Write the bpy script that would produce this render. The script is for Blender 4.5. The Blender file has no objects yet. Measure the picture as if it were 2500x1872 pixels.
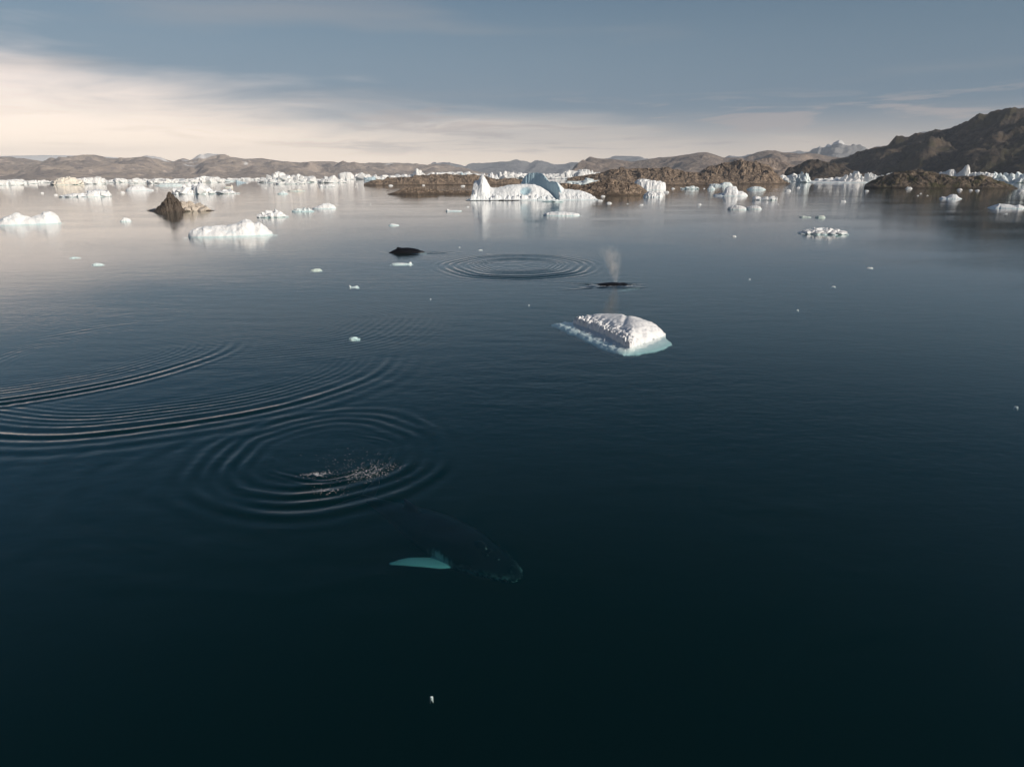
import bpy, bmesh, math
import numpy as np
from mathutils import Matrix, Vector

# ------------------------------------------------------------------ camera, sky, sun, exposure
scene = bpy.context.scene
COL = scene.collection
F = 1733.0            # focal length in photo pixels (2500 wide)
CAMH = 18.0           # height of the drone over the water
PITCH = math.atan((936 - 425.5) / F)
ROLL = math.radians(-0.23)
SUN_AZ = math.radians(122)     # clockwise from the viewing direction (+Y)
SUN_EL = math.radians(23)

cam_d = bpy.data.cameras.new('camera'); cam = bpy.data.objects.new('camera', cam_d); COL.objects.link(cam)
cam_d.sensor_fit = 'HORIZONTAL'; cam_d.sensor_width = 36; cam_d.lens = 36 * F / 2500
cam_d.clip_start = 0.5; cam_d.clip_end = 90000
cam.matrix_world = Matrix.Translation((0, 0, CAMH)) @ Matrix.Rotation(math.pi / 2 - PITCH, 4, 'X') @ Matrix.Rotation(ROLL, 4, 'Z')
scene.camera = cam

sc_cy = scene.cycles
sc_cy.use_denoising = True
sc_cy.max_bounces = 8; sc_cy.diffuse_bounces = 2; sc_cy.glossy_bounces = 3; sc_cy.transmission_bounces = 4
sc_cy.volume_bounces = 0; sc_cy.transparent_max_bounces = 12
sc_cy.caustics_reflective = False; sc_cy.caustics_refractive = False
sc_cy.sample_clamp_indirect = 6
sc_cy.volume_step_rate = 1.0; sc_cy.use_adaptive_sampling = True; sc_cy.adaptive_threshold = .02
scene.view_settings.view_transform = 'Standard'; scene.view_settings.look = 'None'
scene.view_settings.exposure = 0.0; scene.view_settings.gamma = 1.0


class NT:
    """small helper to write node trees"""
    def __init__(s, tree):
        s.t = tree; s.n = tree.nodes; s.l = tree.links
    def new(s, typ, **kw):
        nd = s.n.new(typ)
        for k, v in kw.items():
            setattr(nd, k, v)
        return nd
    def put(s, sock, v):
        if isinstance(v, bpy.types.NodeSocket):
            s.l.new(v, sock)
        elif v is not None:
            sock.default_value = v
    def math(s, op, a, b=None, c=None, clamp=False):
        nd = s.new('ShaderNodeMath', operation=op); nd.use_clamp = clamp
        s.put(nd.inputs[0], a); s.put(nd.inputs[1], b); s.put(nd.inputs[2], c)
        return nd.outputs[0]
    def ss(s, x, a, b, lo=0.0, hi=1.0, typ='SMOOTHSTEP'):
        nd = s.new('ShaderNodeMapRange', interpolation_type=typ)
        for i, v in enumerate((x, a, b, lo, hi)):
            s.put(nd.inputs[i], v)
        return nd.outputs[0]
    def noise(s, vec, scale, detail=4, rough=.55, dist=0, typ='FBM'):
        nd = s.new('ShaderNodeTexNoise'); nd.noise_type = typ
        s.put(nd.inputs['Vector'], vec)
        nd.inputs['Scale'].default_value = scale; nd.inputs['Detail'].default_value = detail
        nd.inputs['Roughness'].default_value = rough; nd.inputs['Distortion'].default_value = dist
        return nd.outputs[0]
    def mapping(s, vec, sc=(1, 1, 1), loc=(0, 0, 0), rot=(0, 0, 0)):
        nd = s.new('ShaderNodeMapping')
        s.put(nd.inputs[0], vec); nd.inputs[1].default_value = loc; nd.inputs[2].default_value = rot; nd.inputs[3].default_value = sc
        return nd.outputs[0]
    def mix(s, f, a, b, blend='MIX'):
        nd = s.new('ShaderNodeMix', data_type='RGBA', blend_type=blend)
        s.put(nd.inputs[0], f)
        s.put(nd.inputs[6], a if isinstance(a, bpy.types.NodeSocket) else (*a, 1)); s.put(nd.inputs[7], b if isinstance(b, bpy.types.NodeSocket) else (*b, 1))
        return nd.outputs[2]


world = bpy.data.worlds.new('World'); scene.world = world; world.use_nodes = True
w = NT(world.node_tree); w.n.clear()
sky = w.new('ShaderNodeTexSky', sky_type='NISHITA')
sky.sun_disc = False; sky.sun_elevation = SUN_EL; sky.sun_rotation = SUN_AZ
sky.altitude = 10; sky.air_density = 1.0; sky.dust_density = 0.6; sky.ozone_density = 1.0
SKY_STRENGTH = 0.065
tc = w.new('ShaderNodeTexCoord')
sep = w.new('ShaderNodeSeparateXYZ'); w.l.new(tc.outputs['Generated'], sep.inputs[0])
az = w.math('ARCTAN2', sep.outputs[0], sep.outputs[1])            # 0 ahead, negative left
el = w.math('MULTIPLY', w.math('ARCSINE', sep.outputs[2]), 180 / math.pi)
# thin high cloud bank: low on the right, climbing to the left, wispy upper edge
vs = w.mapping(tc.outputs['Generated'], sc=(1, 1, 7))
n1 = w.noise(vs, 3.2, 6, .55, .4)
n2 = w.noise(w.mapping(tc.outputs['Generated'], sc=(1, 1, 12), rot=(0.05, 0, 0)), 6.0, 5, .6, .6)
edge = w.ss(az, -0.72, 0.22, 7.9, 2.2, 'SMOOTHSTEP')
e2 = w.math('ADD', edge, w.math('MULTIPLY', w.math('SUBTRACT', n1, .5), 8.0))
bank = w.ss(w.math('SUBTRACT', e2, el), -1.6, 3.4)
lowc = w.ss(el, 0.2, 5.0, 1.0, 0.0)
streak = w.math('MULTIPLY', w.ss(n2, .49, .61), w.math('MULTIPLY', w.ss(el, 1.0, 2.2), w.ss(el, 4.0, 6.2, 1.0, 0.0)))
veil = w.math('MULTIPLY', w.ss(w.noise(w.mapping(tc.outputs['Generated'], sc=(1, 1, 9), rot=(0, .09, 0)), 1.7, 3, .5), .52, .72),
              w.math('MULTIPLY', w.ss(el, 4.5, 7.0), w.ss(el, 9, 16, 1.0, 0.0)))
lum = w.ss(az, -0.75, 0.75, 1.42, 0.62)
S = 1.0 / SKY_STRENGTH
cloudc = w.mix(w.ss(el, 0.5, 7), (1.36 * S, 1.12 * S, .88 * S), (.88 * S, .75 * S, .67 * S))
greyc = (.48 * S, .42 * S, .40 * S)
def scaled(colr, f):
    nd = w.new('ShaderNodeVectorMath', operation='SCALE'); w.put(nd.inputs[0], colr); w.put(nd.inputs[3], f); return nd.outputs[0]
gam = w.new('ShaderNodeHueSaturation'); gam.inputs['Saturation'].default_value = 1.38; gam.inputs['Value'].default_value = .80
w.l.new(sky.outputs[0], gam.inputs['Color'])
# paler low air under a deep polar blue
base = w.mix(w.math('MULTIPLY', w.ss(el, 5.0, 19.0, 1.0, 0.0), .9), gam.outputs[0], scaled(w.mix(w.ss(az, -0.75, 0.75, 1.0, 0.0), (.150 * S, .225 * S, .305 * S), (.25 * S, .335 * S, .425 * S)), 1.0))
c1 = w.mix(w.math('MULTIPLY', lowc, .80), base, scaled(cloudc, lum))
c2 = w.mix(w.math('MULTIPLY', bank, .86), c1, scaled(cloudc, lum))
c3 = w.mix(w.math('MULTIPLY', streak, w.ss(az, -.45, .05, .12, .6)), c2, scaled(greyc, 1.0))
c4 = w.mix(w.math('MULTIPLY', veil, .30), c3, scaled(cloudc, .6))
bg = w.new('ShaderNodeBackground'); w.l.new(c4, bg.inputs[0]); bg.inputs[1].default_value = SKY_STRENGTH
wo = w.new('ShaderNodeOutputWorld'); w.l.new(bg.outputs[0], wo.inputs[0])

sun_d = bpy.data.lights.new('sun', 'SUN'); sun_d.energy = 4.6; sun_d.angle = math.radians(.53); sun_d.color = (1, .91, .79)
sun = bpy.data.objects.new('sun', sun_d); COL.objects.link(sun)
SUNV = Vector((math.sin(SUN_AZ) * math.cos(SUN_EL), math.cos(SUN_AZ) * math.cos(SUN_EL), math.sin(SUN_EL)))
sun.rotation_euler = SUNV.to_track_quat('Z', 'Y').to_euler()

# ------------------------------------------------------------------ pixel -> place
def ray(px, py):
    a = (px - 1250) / F; b = (936 - py) / F
    c, s = math.cos(ROLL), math.sin(ROLL)
    a2 = a * c - b * s; b2 = a * s + b * c
    return np.array((a2, math.cos(PITCH) + b2 * math.sin(PITCH), -math.sin(PITCH) + b2 * math.cos(PITCH)))
def ground(px, py, z=0.0):
    d = ray(px, py); t = (z - CAMH) / d[2]
    return np.array((d[0] * t, d[1] * t))
def at_range(px, py, R):
    """point on the ray of a pixel at horizontal range R"""
    d = ray(px, py); t = R / math.hypot(d[0], d[1])
    return np.array((d[0] * t, d[1] * t, CAMH + d[2] * t))

# ------------------------------------------------------------------ noise
def _h(ix, iy, seed):
    n = (ix.astype(np.int64) * 374761393 + iy.astype(np.int64) * 668265263 + seed * 974634777) & 0x7fffffff
    n = ((n ^ (n >> 13)) * 1274126177) & 0x7fffffff
    n = ((n ^ (n >> 16)) * 668265263) & 0x7fffffff
    return (n ^ (n >> 15)) & 0xffff
def perlin(x, y, seed=0):
    x = np.asarray(x, float); y = np.asarray(y, float); x, y = np.broadcast_arrays(x, y)
    ix = np.floor(x); iy = np.floor(y); fx = x - ix; fy = y - iy
    u = fx * fx * fx * (fx * (fx * 6 - 15) + 10); v = fy * fy * fy * (fy * (fy * 6 - 15) + 10)
    def g(dx, dy):
        a = _h(ix + dx, iy + dy, seed) * (2 * math.pi / 65536)
        return np.cos(a) * (fx - dx) + np.sin(a) * (fy - dy)
    a = g(0, 0) * (1 - u) + g(1, 0) * u; b = g(0, 1) * (1 - u) + g(1, 1) * u
    return (a * (1 - v) + b * v) * 1.4
def fbm(x, y, o=4, seed=0, gain=.5, lac=2.03):
    s = 0; a = 1; f = 1
    for i in range(o):
        s = s + a * perlin(x * f + i * 17.3, y * f - i * 9.7, seed + i); a *= gain; f *= lac
    return s
def ridged(x, y, o=5, seed=0, gain=.5, lac=2.1):
    s = 0; a = 1; f = 1; wt = 1
    for i in range(o):
        n = 1 - np.abs(perlin(x * f + i * 5.1, y * f + i * 3.7, seed + i)); n = n * n * wt
        wt = np.clip(n * 1.6, 0, 1); s = s + a * n; a *= gain; f *= lac
    return s
def cells(x, y, seed=0):
    """worley: distance to nearest point, to second nearest, id of the nearest 0..1"""
    x = np.asarray(x, float); y = np.asarray(y, float)
    ix = np.floor(x); iy = np.floor(y); d1 = np.full(x.shape, 9.); d2 = np.full(x.shape, 9.); idn = np.zeros(x.shape)
    for dx in (-1, 0, 1):
        for dy in (-1, 0, 1):
            cx = ix + dx; cy = iy + dy
            hx = _h(cx, cy, seed) / 65536; hy = _h(cx, cy, seed + 7) / 65536; hid = _h(cx, cy, seed + 13) / 65536
            d = np.hypot(cx + hx - x, cy + hy - y)
            near = d < d1
            d2 = np.where(near, d1, np.minimum(d2, d)); idn = np.where(near, hid, idn); d1 = np.where(near, d, d1)
    return d1, d2, idn
def sstep(x, a, b):
    t = np.clip((x - a) / (b - a), 0, 1); return t * t * (3 - 2 * t)

# ------------------------------------------------------------------ mesh helpers
def mesh_from(name, verts, faces):
    me = bpy.data.meshes.new(name)
    verts = np.asarray(verts, np.float32); faces = np.asarray(faces, np.int32)
    k = faces.shape[1]
    me.vertices.add(len(verts)); me.vertices.foreach_set('co', verts.ravel())
    me.loops.add(faces.size); me.loops.foreach_set('vertex_index', faces.ravel())
    me.polygons.add(len(faces)); me.polygons.foreach_set('loop_start', np.arange(0, faces.size, k, dtype=np.int32))
    me.update(calc_edges=True); me.validate()
    return me
def grid_faces(n, m):
    i = np.arange(n * m).reshape(n, m)
    return np.stack((i[:-1, :-1], i[1:, :-1], i[1:, 1:], i[:-1, 1:]), -1).reshape(-1, 4)
def grid_mesh(name, X, Y, Z, keep=None, smooth=True, part=None, invert=False):
    n, m = X.shape; f = grid_faces(n, m); v = np.stack((X, Y, Z), -1).reshape(-1, 3)
    if keep is not None:
        k = keep.ravel()[f].any(1)
        if part is not None:                                            # only the faces inside (or outside) PART
            pf_ = part.ravel()[f].any(1); k = k & (~pf_ if invert else pf_)
        f = f[k]
        used = np.zeros(len(v), bool); used[f.ravel()] = True
        re = np.cumsum(used) - 1; v = v[used]; f = re[f]
    me = mesh_from(name, v, f)
    a, b, c = v[f[0][0]], v[f[0][1]], v[f[0][2]]
    if np.cross(b - a, c - a)[2] < 0:
        me.flip_normals()
    if smooth:
        me.polygons.foreach_set('use_smooth', np.ones(len(me.polygons), bool))
    return me
def link(name, me, mat, label=None, category=None, group=None, kind=None, loc=(0, 0, 0), parent=None):
    o = bpy.data.objects.new(name, me); COL.objects.link(o); o.location = loc
    if mat is not None and len(me.materials) == 0:
        me.materials.append(mat)
    if parent is not None: o.parent = parent
    for k, v in (('label', label), ('category', category), ('group', group), ('kind', kind)):
        if v: o[k] = v
    return o

# ------------------------------------------------------------------ materials
def new_mat(name):
    m = bpy.data.materials.new(name); m.use_nodes = True
    t = NT(m.node_tree); t.n.clear()
    return m, t, t.new('ShaderNodeOutputMaterial')

def mat_ice(name, snow=(.86, .855, .85), blue=(.60, .74, .80), wet=(.30, .58, .60), wet_h=.35, scale=.35, amount=.5, bump=.35, dirt=0.0, dirtc=(.20, .155, .115), attr=None):
    m, t, out = new_mat(name)
    geo = t.new('ShaderNodeNewGeometry'); p = geo.outputs['Position']
    sp = t.new('ShaderNodeSeparateXYZ'); t.l.new(p, sp.inputs[0])
    n = t.noise(p, scale, 5, .6, .3)
    c = t.mix(t.math('MULTIPLY', t.ss(n, .52, .70), amount), snow, blue)
    vein = t.noise(t.mapping(p, sc=(1, 1, .35)), scale * 3.2, 3, .5, .8)
    c = t.mix(t.math('MULTIPLY', t.ss(t.math('ABSOLUTE', t.math('SUBTRACT', vein, .5)), 0, .02, 1, 0), .35), c, blue)
    wl = t.math('ADD', sp.outputs[2], t.math('MULTIPLY', t.math('SUBTRACT', t.noise(p, scale * 2, 3), .5), wet_h * 2.2))
    c = t.mix(t.math('MULTIPLY', t.ss(wl, wet_h * .25, wet_h, 1, 0), .45), c, wet)
    if dirt:
        d = t.noise(p, scale * 4, 6, .7, .5)
        c = t.mix(t.math('MULTIPLY', t.ss(d, .5, .58), dirt), c, dirtc)
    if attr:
        c = t.mix(t.new('ShaderNodeAttribute', attribute_name=attr).outputs['Fac'], c, (.44, .60, .67))  # masked blue ice tone, with shade mixed into the colour
    b = t.new('ShaderNodeBsdfPrincipled'); t.put(b.inputs['Base Color'], c)
    b.inputs['Roughness'].default_value = .55; b.inputs['Specular IOR Level'].default_value = .3
    bn = t.new('ShaderNodeBump'); bn.inputs['Strength'].default_value = bump; bn.inputs['Distance'].default_value = .6 / max(scale * 4, .2)
    t.put(bn.inputs['Height'], t.noise(p, scale * 6, 5, .65)); t.l.new(bn.outputs[0], b.inputs['Normal'])
    t.l.new(b.outputs[0], out.inputs[0])
    return m
ICE = mat_ice('glacier_ice')
ICE_FAR = mat_ice('far_ice', scale=.06, wet_h=1.0, amount=.35, snow=(.85, .835, .81))
ICE_TEAL = mat_ice('teal_ice', snow=(.76, .81, .81), blue=(.46, .66, .68), amount=.8, wet_h=.6)
ICE_SCRAP = mat_ice('scrap_ice', snow=(.82, .81, .79), blue=(.7, .76, .78), wet_h=.02)
ICE_BLUE = mat_ice('blue_ice', snow=(.50, .62, .68), blue=(.22, .36, .44), amount=.9, wet_h=.6, wet=(.10, .24, .27))
ICE_MOTTLED = mat_ice('mottled_ice', dirt=.55, dirtc=(.36, .33, .30), scale=.7)
ICE_CREAM = mat_ice('cream_ice', snow=(.83, .765, .66), blue=(.84, .81, .76), scale=.05, wet_h=1.0)
ICE_NEAR = mat_ice('near_ice', snow=(.83, .82, .815), blue=(.70, .79, .82), wet=(.62, .74, .74), scale=1.1, wet_h=.10, amount=.35, bump=.25)
ICE_BROWN = mat_ice('silty_ice', snow=(.085, .065, .05), blue=(.045, .036, .03), wet=(.05, .04, .034), scale=.22, amount=.9, dirt=.4, dirtc=(.14, .11, .08), bump=.5)
ICE_TAN = mat_ice('sandy_ice', snow=(.60, .53, .45), blue=(.44, .37, .30), wet=(.12, .10, .08), scale=.5, amount=.9, dirt=.75, dirtc=(.23, .175, .125), bump=.5)

def mat_rock(name, c1, c2, c3, scale, moss=None, snow=0.0, band=0.0, bump=.6, stripes=False, crackc=0.0):
    m, t, out = new_mat(name)
    geo = t.new('ShaderNodeNewGeometry'); p = geo.outputs['Position']
    sp = t.new('ShaderNodeSeparateXYZ'); t.l.new(p, sp.inputs[0])
    n = t.noise(p, scale, 8, .68, .6)
    f = t.noise(p, scale * 5, 6, .7, .3)
    c = t.mix(t.ss(n, .40, .60), c1, c2)
    c = t.mix(t.ss(f, .50, .62), c, c3)
    pale = t.noise(t.mapping(p, sc=(1, 1, 2.2), loc=(31, 7, 3)), scale * 2.3, 7, .7, .8)
    c = t.mix(t.math('MULTIPLY', t.ss(pale, .56, .66), .7), c, tuple(min(1, v * 1.55 + .02) for v in c2))
    if crackc:
        vo = t.new('ShaderNodeTexVoronoi'); vo.feature = 'DISTANCE_TO_EDGE'; vo.inputs['Scale'].default_value = scale * 2.2
        wv = t.new('ShaderNodeVectorMath', operation='ADD'); t.l.new(p, wv.inputs[0]); nv_ = t.new('ShaderNodeTexNoise'); nv_.inputs['Scale'].default_value = scale * 1.5; nv_.inputs['Detail'].default_value = 4; t.l.new(p, nv_.inputs['Vector']); sv = t.new('ShaderNodeVectorMath', operation='SCALE'); t.l.new(nv_.outputs['Color'], sv.inputs[0]); sv.inputs[3].default_value = .9 / scale; t.l.new(sv.outputs[0], wv.inputs[1]); t.l.new(wv.outputs[0], vo.inputs['Vector'])
        c = t.mix(t.math('MULTIPLY', t.ss(vo.outputs['Distance'], .0, .09, 1, 0), crackc), c, tuple(v * .35 for v in c1))
    if moss:
        mo = t.noise(p, scale * .8, 5, .6)
        c = t.mix(t.math('MULTIPLY', t.ss(mo, .5, .6), .75), c, moss)
    if band:
        wl = t.math('ADD', sp.outputs[2], t.math('MULTIPLY', t.math('SUBTRACT', f, .5), band))
        c = t.mix(t.math('MULTIPLY', t.ss(wl, band * .4, band, 1, 0), .7), c, tuple(v * .45 for v in c1))
    if snow:
        sn = t.noise(t.mapping(p, sc=(1, 1, 2)), scale * .55, 6, .6, .5)
        hh = t.ss(sp.outputs[2], snow * .45, snow * 1.2)
        c = t.mix(t.ss(t.math('ADD', sn, t.math('MULTIPLY', hh, .22)), .66, .72), c, (.80, .78, .76))
    b = t.new('ShaderNodeBsdfPrincipled'); t.put(b.inputs['Base Color'], c)
    b.inputs['Roughness'].default_value = .92; b.inputs['Specular IOR Level'].default_value = .15
    bn = t.new('ShaderNodeBump'); bn.inputs['Strength'].default_value = bump; bn.inputs['Distance'].default_value = .35 / scale * .4
    t.put(bn.inputs['Height'], t.noise(p, scale * 4, 8, .72, .4)); t.l.new(bn.outputs[0], b.inputs['Normal'])
    t.l.new(b.outputs[0], out.inputs[0])
    return m
ROCK = mat_rock('shore_rock', (.15, .112, .083), (.36, .27, .195), (.085, .066, .052), .10, band=2.2, crackc=.8, bump=.9)
ROCK_MOSS = mat_rock('mossy_rock', (.10, .078, .055), (.23, .175, .125), (.05, .04, .032), .09, moss=(.075, .072, .028), band=2.6, crackc=.7, bump=.9)
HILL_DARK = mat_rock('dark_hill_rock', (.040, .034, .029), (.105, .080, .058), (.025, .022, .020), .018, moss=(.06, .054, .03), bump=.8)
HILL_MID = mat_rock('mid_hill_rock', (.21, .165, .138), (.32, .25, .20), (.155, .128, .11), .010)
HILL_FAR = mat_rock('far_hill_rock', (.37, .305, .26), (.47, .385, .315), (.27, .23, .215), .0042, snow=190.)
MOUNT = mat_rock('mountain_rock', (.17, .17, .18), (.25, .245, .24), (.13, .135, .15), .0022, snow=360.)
m_snow, t_, o_ = new_mat('snow_field')
b_ = t_.new('ShaderNodeBsdfPrincipled'); b_.inputs['Roughness'].default_value = .8
t_.put(b_.inputs['Base Color'], t_.mix(t_.noise(t_.new('ShaderNodeNewGeometry').outputs['Position'], .002, 4), (.80, .79, .77), (.86, .85, .83)))
t_.l.new(b_.outputs[0], o_.inputs[0])
SNOW = m_snow

# ------------------------------------------------------------------ water: closed body, clear surface, tinted depth
RINGS = []
def ring_height(X, Y):
    z = np.zeros_like(X)
    def polar(cx, cy, ex=1, ey=1):
        dx = (X - cx) / ex; dy = (Y - cy) / ey
        return np.hypot(dx, dy), np.arctan2(dy, dx)
    def wob(th, seed, a=1.0):
        return a * perlin(np.cos(th) * 1.7 + seed, np.sin(th) * 1.7, seed)
    # 1. fresh ring beside the submerged whale (fluke print)
    r, th = polar(-12.6, 44.6, .97, 1.08)
    front = .45 + .55 * (.5 - .5 * np.sin(th - .15))            # stronger towards the camera
    r1 = r + wob(th, 3, .55)
    amp = np.exp(-((r1 - 6.3) / 1.9) ** 2) * (.45 + .8 * np.clip(wob(th, 9) + .5, 0, 1.2))
    z += .042 * amp * front * np.cos(2 * math.pi * (r1 - 6.2) / 1.18)
    r2 = r + wob(th, 5, .8)
    z += .030 * np.exp(-((r2 - 8.3) / 1.2) ** 2) * front * np.cos(2 * math.pi * (r2 - 8.3) / 1.75)
    r3, th3 = polar(-12.0, 44.2, .95, 1.0)
    r3 = r3 + wob(th3, 15, .35)
    z += .028 * np.exp(-((r3 - 4.1) / .75) ** 2) * np.cos(2 * math.pi * (r3 - 4.1) / .62) * (.5 + .5 * np.cos(th3 + .9))
    inside = sstep(r, 5.0, 3.0)
    z += inside * .012 * fbm(X * .9 + Y * .3, Y * .5, 3, 31)
    pn = perlin(X * .35, Y * .35, 77)
    z += .0075 * np.exp(-((r1 - 5.4) / 1.7) ** 2) * np.cos(2 * math.pi * r1 / .45 + 5 * pn) * front * np.clip(.4 + 1.2 * perlin(X * .5, Y * .5, 78), 0, 1)
    z += .014 * sstep(r, 9, 11) * np.exp(-np.clip(r - 10, 0, 99) / 9) * np.cos(2 * math.pi * (r + 1.2 * pn) / 3.1) * np.clip(.55 - .5 * np.cos(th - .4), 0, 1)
    # 2. broad old ring on the left
    r, th = polar(-35.0, 70.3)
    ra = r + wob(th, 21, .9)
    arc = np.clip(.52 - .62 * np.sin(th + .25), 0.04, 1)
    wl = 1.15 + .5 * sstep(ra, 20, 25)
    z += .050 * arc * np.exp(-((ra - 22.3) / 1.5) ** 2) * np.cos(2 * math.pi * (ra - 22.2) / 1.55)
    z += .018 * arc * np.exp(-((ra - 25.3) / 1.9) ** 2) * np.cos(2 * math.pi * (ra - 25.0) / 2.1)
    z += .017 * arc * np.exp(-((ra - 18.5) / 2.6) ** 2) * np.cos(2 * math.pi * (ra - 18.0) / .85)
    # 3. second old ring, crossing it further left
    r, th = polar(-51.0, 74.0)
    rb = r + wob(th, 41, .9)
    arc = np.clip(.5 - .7 * np.sin(th), 0, 1)
    z += .045 * arc * np.exp(-((rb - 20.0) / 1.7) ** 2) * np.cos(2 * math.pi * (rb - 20) / 1.45)
    z += .016 * arc * np.exp(-((rb - 16.0) / 3.0) ** 2) * np.cos(2 * math.pi * (rb - 16) / .9)
    # faint wide ripples of the same pod further out
    r, th = polar(-30.0, 88.0)
    rc = r + wob(th, 51, 1.5)
    z += .008 * np.exp(-((rc - 15) / 7.5) ** 2) * np.cos(2 * math.pi * rc / 1.05) * np.clip(.6 + .6 * np.cos(th + .3), 0, 1)
    # 4. far ring between the two whales
    r, th = polar(1.2, 147.5, .80, 1.05)
    rd = r + wob(th, 61, .9)
    z += .075 * np.exp(-((rd - 17.2) / 3.6) ** 2) * np.cos(2 * math.pi * (rd - 17) / 2.2) * (.55 + .45 * np.clip(.4 - .8 * np.sin(th), 0, 1))
    z += .035 * np.exp(-((rd - 10.5) / 3.0) ** 2) * np.cos(2 * math.pi * (rd - 10) / 1.3)
    z += sstep(rd, 9, 5) * .03 * fbm(X * .8, Y * .35, 3, 71)
    # 5. wake of the blowing whale
    dx = X - 18.5; dy = Y - 118.6
    for sgn in (1, -1):
        dd = dy * sgn + dx * .42
        z += .05 * np.exp(-(dd / 1.2) ** 2) * np.cos(2 * math.pi * dd / 2.0) * sstep(dx, 1.5, -1.0) * sstep(dx, -14, -4)
    rr = np.hypot(dx * .45, dy)
    z += .05 * np.exp(-((rr - 2.4) / 1.2) ** 2) * np.cos(2 * math.pi * (rr - 2.2) / 1.5)
    # 6. bow wave of the whale with its back out
    rr = np.hypot((X + 22.0) * .4, Y - 173.0)
    z += .05 * np.exp(-((rr - 2.6) / 1.3) ** 2) * np.cos(2 * math.pi * (rr - 2.2) / 1.6)
    # quiet swell
    fade = sstep(np.hypot(X, Y), 190, 120)
    z += fade * (.010 * fbm(X * .16 + Y * .05, Y * .34, 2, 81) + .0035 * fbm(X * .5, Y * .9, 2, 82))
    return z
def spaced(parts):
    out = []
    for a, b, d in parts:
        out.append(np.arange(a, b, d))
    return np.concatenate(out)
WB = 14100.
xs = np.concatenate((-np.geomspace(WB, 60, 26), spaced([(-58, 25, .17)]), np.geomspace(25.5, WB, 30)))
ys = np.concatenate((-np.geomspace(6000, 20, 12), np.arange(-18, 18, 2.), spaced([(18, 24, .3), (24, 60, .14), (60, 105, .24), (105, 182, .23)]), np.geomspace(183, WB, 34)))
WX, WY = np.meshgrid(xs, ys, indexing='ij')
far = np.hypot(WX, WY)
inner = sstep(np.maximum(np.abs(WX + 16) / 40, np.abs(WY - 100) / 80), 1.0, .9)
WZ = ring_height(WX, WY) * inner
n_, m_ = WX.shape
top = np.stack((WX, WY, WZ), -1).reshape(-1, 3)
fa = grid_faces(n_, m_)
idx = np.arange(n_ * m_).reshape(n_, m_)
rim = np.concatenate((idx[:, 0], idx[-1, 1:], idx[::-1, -1][1:], idx[0, ::-1][1:-1]))
bot = top[rim].copy(); bot[:, 2] = -60
nb = len(top) + np.arange(len(rim))
side = np.stack((rim, np.roll(rim, -1), np.roll(nb, -1), nb), -1)[:, ::-1]
me = bpy.data.meshes.new('sea_water')
cor = np.concatenate((top, bot)); quads = np.concatenate((fa, side))
me.vertices.add(len(cor)); me.vertices.foreach_set('co', cor.astype(np.float32).ravel())
nq = len(quads); me.loops.add(nq * 4 + len(nb))
me.loops.foreach_set('vertex_index', np.concatenate((quads.ravel(), nb[::-1])).astype(np.int32))
me.polygons.add(nq + 1)
me.polygons.foreach_set('loop_start', np.concatenate((np.arange(0, nq * 4, 4), [nq * 4])).astype(np.int32))
me.update(calc_edges=True)
sm = np.zeros(nq + 1, bool); sm[:len(fa)] = True; me.polygons.foreach_set('use_smooth', sm)
bm = bmesh.new(); bm.from_mesh(me); bmesh.ops.recalc_face_normals(bm, faces=bm.faces[:]); bm.to_mesh(me); bm.free()

mw, t, out = new_mat('sea_water')
p = t.new('ShaderNodeNewGeometry').outputs['Position']
rip = t.math('ADD', t.noise(t.mapping(p, sc=(.75, 1.25, 1)), 1.1, 4, .55, .3), t.math('MULTIPLY', t.noise(t.mapping(p, sc=(.5, 1.3, 1), rot=(0, 0, .25)), .28, 3, .5), 1.1))
patch = t.ss(t.noise(t.mapping(p, sc=(.6, 1.6, 1)), .018, 3, .5), .36, .62, .45, 1.0)
bn = t.new('ShaderNodeBump'); bn.inputs['Distance'].default_value = .055
t.put(bn.inputs['Strength'], t.math('MULTIPLY', patch, .52)); t.put(bn.inputs['Height'], rip)
# Fresnel reflectance of water (Schlick), the same from either side
dt = t.new('ShaderNodeVectorMath', operation='DOT_PRODUCT'); t.l.new(t.new('ShaderNodeNewGeometry').outputs['Incoming'], dt.inputs[0]); t.l.new(bn.outputs[0], dt.inputs[1])
sch = t.math('ADD', .02, t.math('MULTIPLY', t.math('POWER', t.math('SUBTRACT', 1.0, t.math('ABSOLUTE', dt.outputs['Value'])), 5.0), .98), clamp=True)
gl = t.new('ShaderNodeBsdfGlossy'); gl.inputs['Roughness'].default_value = .025; gl.inputs['Color'].default_value = (.97, .97, .97, 1); t.l.new(bn.outputs[0], gl.inputs['Normal'])
tr = t.new('ShaderNodeBsdfTransparent')
mx = t.new('ShaderNodeMixShader'); t.l.new(sch, mx.inputs[0]); t.l.new(tr.outputs[0], mx.inputs[1]); t.l.new(gl.outputs[0], mx.inputs[2])
t.l.new(mx.outputs[0], out.inputs['Surface'])
va = t.new('ShaderNodeVolumeAbsorption'); va.inputs['Color'].default_value = (.36, .66, .67, 1); va.inputs['Density'].default_value = .37
vsn = t.new('ShaderNodeVolumeScatter'); vsn.inputs['Color'].default_value = (.18, .86, .88, 1); vsn.inputs['Density'].default_value = .0080; vsn.inputs['Anisotropy'].default_value = 0.0
ad = t.new('ShaderNodeAddShader'); t.l.new(va.outputs[0], ad.inputs[0]); t.l.new(vsn.outputs[0], ad.inputs[1])
t.l.new(ad.outputs[0], out.inputs['Volume'])
sea = link('sea_water', me, mw, kind='structure')

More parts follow.
